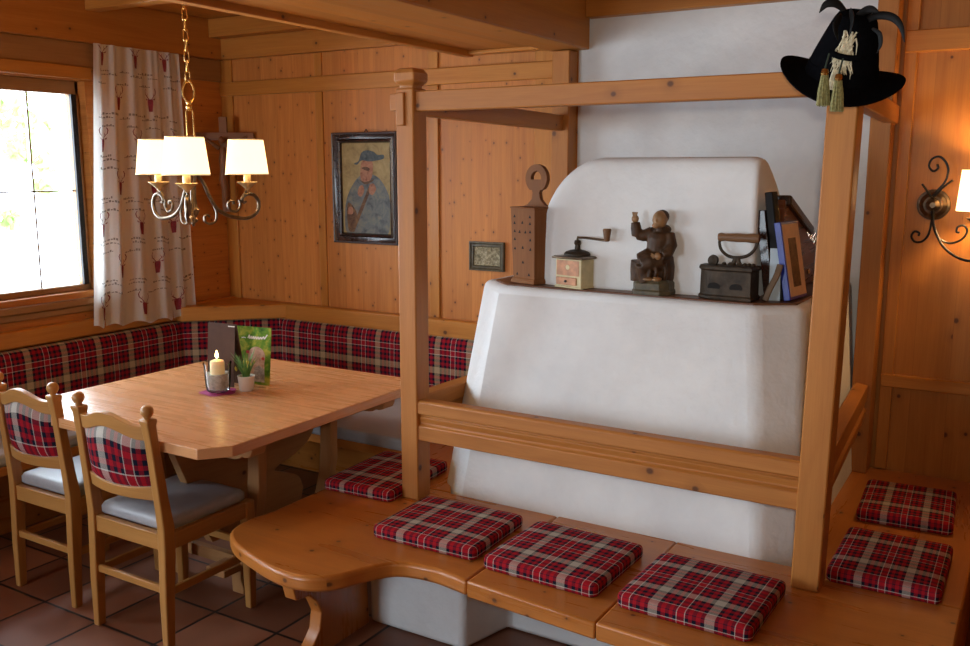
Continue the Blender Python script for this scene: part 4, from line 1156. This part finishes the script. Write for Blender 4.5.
# 5 things leaning at the right-hand end of the ledge
def slab(b, base, w_dir, w, up, h, n, th):
    w_dir = Vector(w_dir).normalized(); up = Vector(up).normalized(); n = Vector(n).normalized(); B = Vector(base)
    f1 = [B, B + w_dir * w, B + w_dir * w + up * h, B + up * h]; f2 = [p + n * th for p in f1]
    b.loft([[tuple(p) for p in f1], [tuple(p) for p in f2]])
    return B, w_dir, up, n
zt = thing('zither', 'dark brown wooden zither standing on edge with tuning pins near the right post', 'zither', (-.735, 3.35, ZL))
b = MB('y'); b.prism([(3.10, ZL), (3.62, ZL), (3.62, ZL + .165), (3.50, ZL + .205), (3.14, ZL + .315), (3.10, ZL + .325)], 'x', -.762, -.732); b.build('zither_body', 'zither', zt, bevel=.004)
b = MB('y'); b.loft([[(-.768, 3.12, ZL + .305), (-.716, 3.12, ZL + .305), (-.716, 3.12, ZL + .340), (-.768, 3.12, ZL + .340)], [(-.768, 3.50, ZL + .185), (-.716, 3.50, ZL + .185), (-.716, 3.50, ZL + .215), (-.768, 3.50, ZL + .215)]]); b.build('zither_rim', 'frameblk', zt, bevel=.006)
for k in range(6):
    yy = 3.46 + .03 * k; z_ = ZL + .208 - .03 * k * .36
    b = MB('y'); b.tube([(-.735, yy, z_ - .02), (-.722, yy + .004, z_ + .014)], .0030, 7); b.build('tuning_pin', 'steel', zt)
b = MB('y'); b.lathe([(.001, -.734), (.010, -.732), (.011, -.726), (.001, -.722)], (0, 3.50, ZL + .05), axis='x', seg=14); b.build('peg_button', 'steel', zt)
bk = MB('z'); slab(bk, (-.730, 3.03, ZL), (.1, 1, 0), .05, (-.052, .0, .345), .352, (1, -.1, .15), .026)
tag(bk.build('black_folder', 'leatherblack', loc=(-.722, 3.03, ZL), bevel=.003), 'tall thin black folder leaning at the right end of the stove ledge', 'folder')
pf = thing('blue_picture_frame', 'picture frame with bright blue edge leaning beside the tall black folder', 'picture frame', (-.69, 3.1, ZL))
b = MB('z'); B, wd, up_, nn = slab(b, (-.700, 3.02, ZL + .001), (.14, 1, 0), .15, (-.045, .0, .25), .255, (1, -.14, .18), .022); b.build('frame_body', 'blue', pf, bevel=.002)
b = MB('z'); slab(b, B + nn * .0215 + wd * .008 + up_ * .010, wd, .136, up_, .236, nn, .002); fp = b.build('picture_sheet', 'sand', pf)
b = MB('z'); slab(b, B + nn * .0238 + wd * .04 + up_ * .04, wd, .065, up_, .16, nn, .0006); b.build('picture_motif', 'p_brown', fp)
ds = MB('z'); slab(ds, (-.768, 3.04, ZL), (.1, 1, 0), .04, (-.042, 0, .29), .292, (1, -.1, .1), .030)
tag(ds.build('dark_wooden_board', 'frameblk', loc=(-.772, 3.04, ZL), bevel=.002), 'narrow dark wooden board standing just behind the flat iron handle', 'board')
ps = MB('z'); ps.tube([(p.x, p.y, p.z) for p in crom([(-.752, 2.99, ZL + .004), (-.740, 2.99, ZL + .04), (-.722, 3.0, ZL + .085), (-.715, 3.01, ZL + .12)], 5)], .010, 8, flat=.4)
tag(ps.build('leather_strap', 'strap', loc=(-.752, 2.99, ZL)), 'curved brown leather strap between flat iron and blue picture frame', 'strap')
pb = MB('z'); slab(pb, (-.750, 3.028, ZL + .0), (1, .1, 0), .035, (-.02, 0, 1), .17, (.1, -1, 0), .004)
tag(pb.build('paper_card', 'palegrey', loc=(-.748, 3.032, ZL)), 'narrow pale blue card showing between flat iron and blue picture frame', 'card')

# ----------------------------------------------------------------- hat on the right post
hx, hy, hz = -.480, 2.56, 1.890
ht = thing('felt_hat', 'black felt hat with tassels and feathers hung on top of the right post', 'hat', (hx, hy, hz))
HM = Matrix.Translation((hx, hy, hz)) @ Matrix.Rotation(math.radians(11), 4, 'Z') @ Matrix.Rotation(math.radians(12), 4, 'Y') @ Matrix.Rotation(math.radians(24), 4, 'X')
b = MB('z'); b.M = HM
def brimz(a, r): return -.018 * ((r - .075) / .08) * (1 - .7 * math.cos(2 * a)) + .014 * max(0, (r - .12) / .035) * (math.cos(2 * a) * .5 + .5)
def brim(u, v):
    a = 2 * PI * u; r = .072 + .083 * v; return (r * math.cos(a), r * .95 * math.sin(a), brimz(a, r))
b.grid(brim, 48, 8); b.grid(lambda u, v: tuple(Vector(brim(u, v)) - Vector((0, 0, .004))), 48, 8)
b.grid(lambda u, v: tuple(Vector(brim(u, 1)) - Vector((0, 0, .004 * v))), 48, 1)
b.build('brim', 'felt', ht, weld=True, angle=60)
b = MB('z'); b.M = HM
prof = [(.094, -.008), (.088, .012), (.079, .05), (.066, .095), (.053, .135), (.045, .150), (.030, .156), (.012, .150), (.001, .148)]
b.lathe(prof, seg=32, sy=.92); b.build('crown', 'felt', ht)
b = MB('z'); b.M = HM; b.lathe([(.0895, .012), (.0890, .014), (.0862, .024), (.0868, .024)], seg=32, sy=.92); b.build('hat_band', 'felt', ht)
# fur tuft on the front (-y side)
b = MB('z'); b.M = HM; rr = random.Random(9)
for k in range(90):
    a = -PI / 2 + rr.uniform(-.27, .27) - .06; z_ = rr.uniform(.05, .125); r0 = .086 - (z_ / .15) * .034
    x, y = r0 * math.cos(a), r0 * .92 * math.sin(a)
    b.tube([(x, y, z_), (x + rr.uniform(-.008, .008), y - .008, z_ - .012), (x + rr.uniform(-.014, .014), y - .011, z_ - rr.uniform(.025, .05))], [.0024, .0020, .0004], 4)
for k in range(20):
    a = -PI / 2 - .15 + rr.uniform(-.06, .06)
    x, y = .088 * math.cos(a), .081 * math.sin(a)
    b.tube([(x, y - .004, .035), (x + rr.uniform(-.004, .004), y - .014, .012), (x + rr.uniform(-.006, .006), y - .020, -.012)], [.003, .0026, .0008], 4)
b.build('fur_tuft', 'fur', ht)
b = MB('z'); b.M = HM; b.tube([(.072 * math.cos(a), .072 * .92 * math.sin(a) - .013, .072 + .006 * math.cos(a * 2)) for a in [-PI / 2 - .6 + 1.1 * k / 10 for k in range(11)]], .008, 6, flat=.6); b.build('tuft_band', 'felt', ht)
# tassels hang straight down
for tx_, ty_, tz_ in ((-.494, 2.425, 1.887), (-.459, 2.415, 1.872)):
    b = MB('z'); L = .088
    b.lathe([(.001, tz_ + .004), (.007, tz_ + .002), (.010, tz_ - .008), (.008, tz_ - .014)], (tx_, ty_, 0), seg=14); tl = b.build('tassel', 'brass', ht)
    b = MB('z')
    for k in range(44):
        a = 2 * PI * k * .381966; q = math.sqrt((k + .5) / 44)
        b.tube([(tx_ + .007 * q * math.cos(a), ty_ + .007 * q * math.sin(a), tz_ - .010), (tx_ + .013 * q * math.cos(a), ty_ + .013 * q * math.sin(a), tz_ - .05), (tx_ + .0155 * q * math.cos(a), ty_ + .0155 * q * math.sin(a), tz_ - L + rr.uniform(0, .004))], .0017, 4)
    b.build('tassel_fringe', 'tassel', tl)
    b = MB('z'); b.tube([(tx_ + .004, ty_ + .02, tz_ + .04), (tx_ + .002, ty_ + .008, tz_ + .02), (tx_, ty_, tz_)], .0022, 6); b.build('tassel_cord', 'cord', tl)
# feathers
def feather(pts, w, name='feather'):
    P = crom(pts, 6); n_ = len(P); b = MB('z')
    b.tube(P, [max(.0012, w * math.sin(PI * (.15 + .85 * i / (n_ - 1))) ** .8) for i in range(n_)], 8, flat=.35)
    b.build(name, 'feather', ht)
feather([(-.47, 2.50, 2.035), (-.49, 2.485, 2.052), (-.51, 2.475, 2.05), (-.525, 2.47, 2.03)], .011)
feather([(-.44, 2.50, 1.99), (-.40, 2.48, 2.012), (-.36, 2.47, 2.008), (-.335, 2.465, 1.985), (-.323, 2.465, 1.945)], .010)
feather([(-.44, 2.49, 2.02), (-.41, 2.48, 2.03), (-.385, 2.475, 2.02)], .010)
feather([(-.40, 2.48, 1.985), (-.382, 2.475, 1.97), (-.378, 2.475, 1.945), (-.385, 2.475, 1.925)], .006)
feather([(-.47, 2.46, 2.02), (-.478, 2.44, 1.99), (-.47, 2.435, 1.955)], .012)
feather([(-.45, 2.46, 2.03), (-.44, 2.44, 2.0), (-.445, 2.435, 1.96)], .012)

# ----------------------------------------------------------------- wall sconce
wx, wy, wz = -.362, YB, 1.512
sc = thing('wall_sconce', 'wrought iron wall lamp with a lit shade on the panelling right of the stove', 'wall lamp', (wx, wy, wz))
b = MB('z'); b.lathe([(.001, YB - .040), (.010, YB - .040), (.020, YB - .032), (.024, YB - .030), (.026, YB - .024), (.034, YB - .022), (.037, YB - .018), (.044, YB - .015), (.048, YB - .010), (.056, YB - .008), (.058, YB)], (wx, 0, wz), axis='y', seg=36); b.build('backplate', 'bronze', sc)
def S2(pts): return [(x, YB - y, z) for x, y, z in pts]
b = MB('z'); r = .0042
c1 = crom([(-.365, .035, 1.545), (-.350, .045, 1.565), (-.325, .05, 1.60), (-.318, .05, 1.64), (-.330, .05, 1.672), (-.352, .05, 1.690), (-.376, .05, 1.680), (-.383, .05, 1.655), (-.368, .05, 1.637), (-.352, .05, 1.648), (-.356, .05, 1.662)], 6)
b.tube(S2([(p.x, p.y, p.z) for p in c1]), r, 8)
b.tube(S2([(-.366, .035, 1.54), (-.385, .045, 1.565), (-.402, .05, 1.59)]), r, 8); b.tube(S2([(-.36, .035, 1.54), (-.335, .045, 1.575), (-.300, .05, 1.605)]), r, 8)
b.build('upper_scroll', 'black', sc)
b = MB('z')
c2 = crom([(-.362, .035, 1.49), (-.360, .05, 1.45), (-.366, .055, 1.405), (-.385, .055, 1.378), (-.410, .055, 1.375), (-.424, .055, 1.395), (-.414, .055, 1.413), (-.398, .055, 1.408), (-.40, .055, 1.397)], 6)
b.tube(S2([(p.x, p.y, p.z) for p in c2]), r, 8)
c3 = crom([(-.360, .035, 1.49), (-.355, .06, 1.45), (-.335, .07, 1.40), (-.295, .07, 1.375), (-.255, .07, 1.39), (-.238, .07, 1.42), (-.250, .07, 1.441), (-.270, .07, 1.435), (-.272, .07, 1.418), (-.262, .07, 1.415)], 6)
b.tube(S2([(p.x, p.y, p.z) for p in c3]), r, 8)
b.build('lower_scroll', 'black', sc)
b = MB('z'); c4 = crom([(-.358, .035, 1.49), (-.350, .07, 1.44), (-.31, .10, 1.365), (-.25, .12, 1.325), (-.20, .13, 1.32), (-.165, .13, 1.345), (-.155, .13, 1.39), (-.17, .13, 1.43), (-.19, .13, 1.455)], 6)
b.tube(S2([(p.x, p.y, p.z) for p in c4]), .005, 8); b.build('lamp_arm', 'black', sc)
sx0, sy0 = -.205, YB - .13
b = MB('z'); b.lathe([(.001, 1.452), (.012, 1.452), (.034, 1.468), (.036, 1.472), (.001, 1.468)], (sx0, sy0, 0), seg=20); b.lathe([(.001, 1.468), (.012, 1.468), (.012, 1.53), (.001, 1.53)], (sx0, sy0, 0), seg=14); b.build('drip_cup', 'bronze', sc)
b = MB('z'); N = 32
for q in (0, .0012): b.lathe([(.072 - q, 1.497), (.062 - q, 1.642)], (sx0, sy0, 0), seg=N)
caps = [f for f in b.bm.faces if len(f.verts) == N]; bmesh.ops.delete(b.bm, geom=caps, context='FACES_ONLY')
b.build('lampshade', 'sconceshade', sc, recalc=False)
l = bpy.data.lights.new('sconce_bulb', 'POINT'); l.energy = 13; l.color = (1, .60, .26); l.shadow_soft_size = .025
lo = bpy.data.objects.new('bulb', l); COL.objects.link(lo); lo.parent = sc; lo.location = Vector((sx0, sy0, 1.58)) - Vector(sc.location)

# ----------------------------------------------------------------- tree beyond the window
tr = thing('garden_tree', 'pale green tree seen through the bright window', 'tree', (-8.2, 4.6, -1.5))
b = MB('z'); b.tube([(-8.2, 4.6, -1.5), (-8.15, 4.65, .2), (-8.25, 4.6, 1.4), (-8.3, 4.8, 2.4)], [.16, .13, .09, .04], 10); b.build('trunk', 'bark', tr)
b = MB('z'); rr = random.Random(21)
cent = [(-8.2, 5.0, 2.2, .34), (-8.1, 5.2, 2.0, .2), (-8.3, 4.7, 2.4, .4), (-8.2, 5.15, 1.78, .14), (-8.2, 5.42, 1.7, .12), (-8.3, 5.5, 2.0, .12), (-8.2, 5.02, 1.15, .15), (-8.2, 5.4, 1.45, .1)]
for (cx_, cy_, cz_, rad) in cent:
    for k in range(int(420 * rad)):
        v = Vector((rr.gauss(0, 1), rr.gauss(0, 1), rr.gauss(0, 1))).normalized() * rad * rr.random() ** .5
        c = Vector((cx_, cy_, cz_)) + v; a = rr.uniform(0, 2 * PI); t = Vector((rr.gauss(0, .4), math.cos(a), math.sin(a))).normalized(); q = t.orthogonal().normalized()
        L = rr.uniform(.05, .09)
        b.face([tuple(c - t * L), tuple(c + q * L * .45), tuple(c + t * L), tuple(c - q * L * .45)])
b.build('foliage', 'leaf', tr, recalc=False)

# ----------------------------------------------------------------- light
w = bpy.data.worlds.new('World'); scene.world = w; w.use_nodes = True
nt = w.node_tree; nt.nodes.clear()
o_ = nt.nodes.new('ShaderNodeOutputWorld'); bg = nt.nodes.new('ShaderNodeBackground')
bg.inputs[0].default_value = (.76, .89, 1.0, 1); bg.inputs[1].default_value = 17.0
nt.links.new(bg.outputs[0], o_.inputs[0])
def area(name, loc, target, sx, sy, e, col, portal=False):
    l = bpy.data.lights.new(name, 'AREA'); l.shape = 'RECTANGLE'; l.size = sx; l.size_y = sy; l.energy = e; l.color = col
    o = bpy.data.objects.new(name, l); COL.objects.link(o); o.location = loc
    d = Vector(target) - Vector(loc); o.rotation_euler = d.to_track_quat('-Z', 'Y').to_euler()
    if portal: l.cycles.is_portal = True
    return o
for i, (a, c, z0, z1) in enumerate(WINS):
    area('window_portal', (XL - .2, (a + c) / 2, (z0 + z1) / 2), (0, (a + c) / 2, (z0 + z1) / 2), c - a, z1 - z0, 1, (1, 1, 1), True)
area('window_portal', (-3.25, -2.85, 1.1), (-3.25, 0, 1.1), 1.3, 1.98, 1, (1, 1, 1), True)
# added overhead fill for bounced light behind the photographer, then the camera's own flash
area('bounce_fill', (-.6, -.9, 2.40), (-1.2, 1.2, .6), 1.2, .8, 4, (1, .80, .58))
l = bpy.data.lights.new('camera_flash', 'SPOT'); l.energy = 85; l.color = (1, .90, .76); l.spot_size = math.radians(66); l.spot_blend = 1.0; l.shadow_soft_size = .03
fo = bpy.data.objects.new('camera_flash', l); COL.objects.link(fo); fo.location = (.03, -.02, 1.74)
fo.rotation_euler = (Vector((-1.25, 3.0, 1.68)) - Vector(fo.location)).to_track_quat('-Z', 'Y').to_euler()
s = bpy.data.lights.new('sun', 'SUN'); s.energy = 12; s.angle = .01; s.color = (1, .95, .85)
so = bpy.data.objects.new('sun', s); COL.objects.link(so); so.rotation_euler = Vector((.30, -.12, -1)).to_track_quat('-Z', 'Y').to_euler(); so.location = (-6, 3, 5)

# ----------------------------------------------------------------- camera
cam = bpy.data.cameras.new('camera'); co = bpy.data.objects.new('camera', cam); COL.objects.link(co)
cam.sensor_width = 36; cam.lens = 918 / 970 * 36; cam.clip_start = .05
tilt = math.radians(9.61)
co.location = (0, 0, 1.65); co.rotation_euler = (PI / 2 - tilt, 0, yaw)
scene.camera = co
scene.view_settings.view_transform = 'Standard'; scene.view_settings.look = 'None'
scene.view_settings.gamma = 1; scene.view_settings.use_curve_mapping = False
scene.view_settings.exposure = -0.1
scene.cycles.sample_clamp_indirect = 6; scene.cycles.max_bounces = 10; scene.cycles.diffuse_bounces = 3; scene.cycles.use_denoising = True
scene.cycles.caustics_reflective = False; scene.cycles.caustics_refractive = False
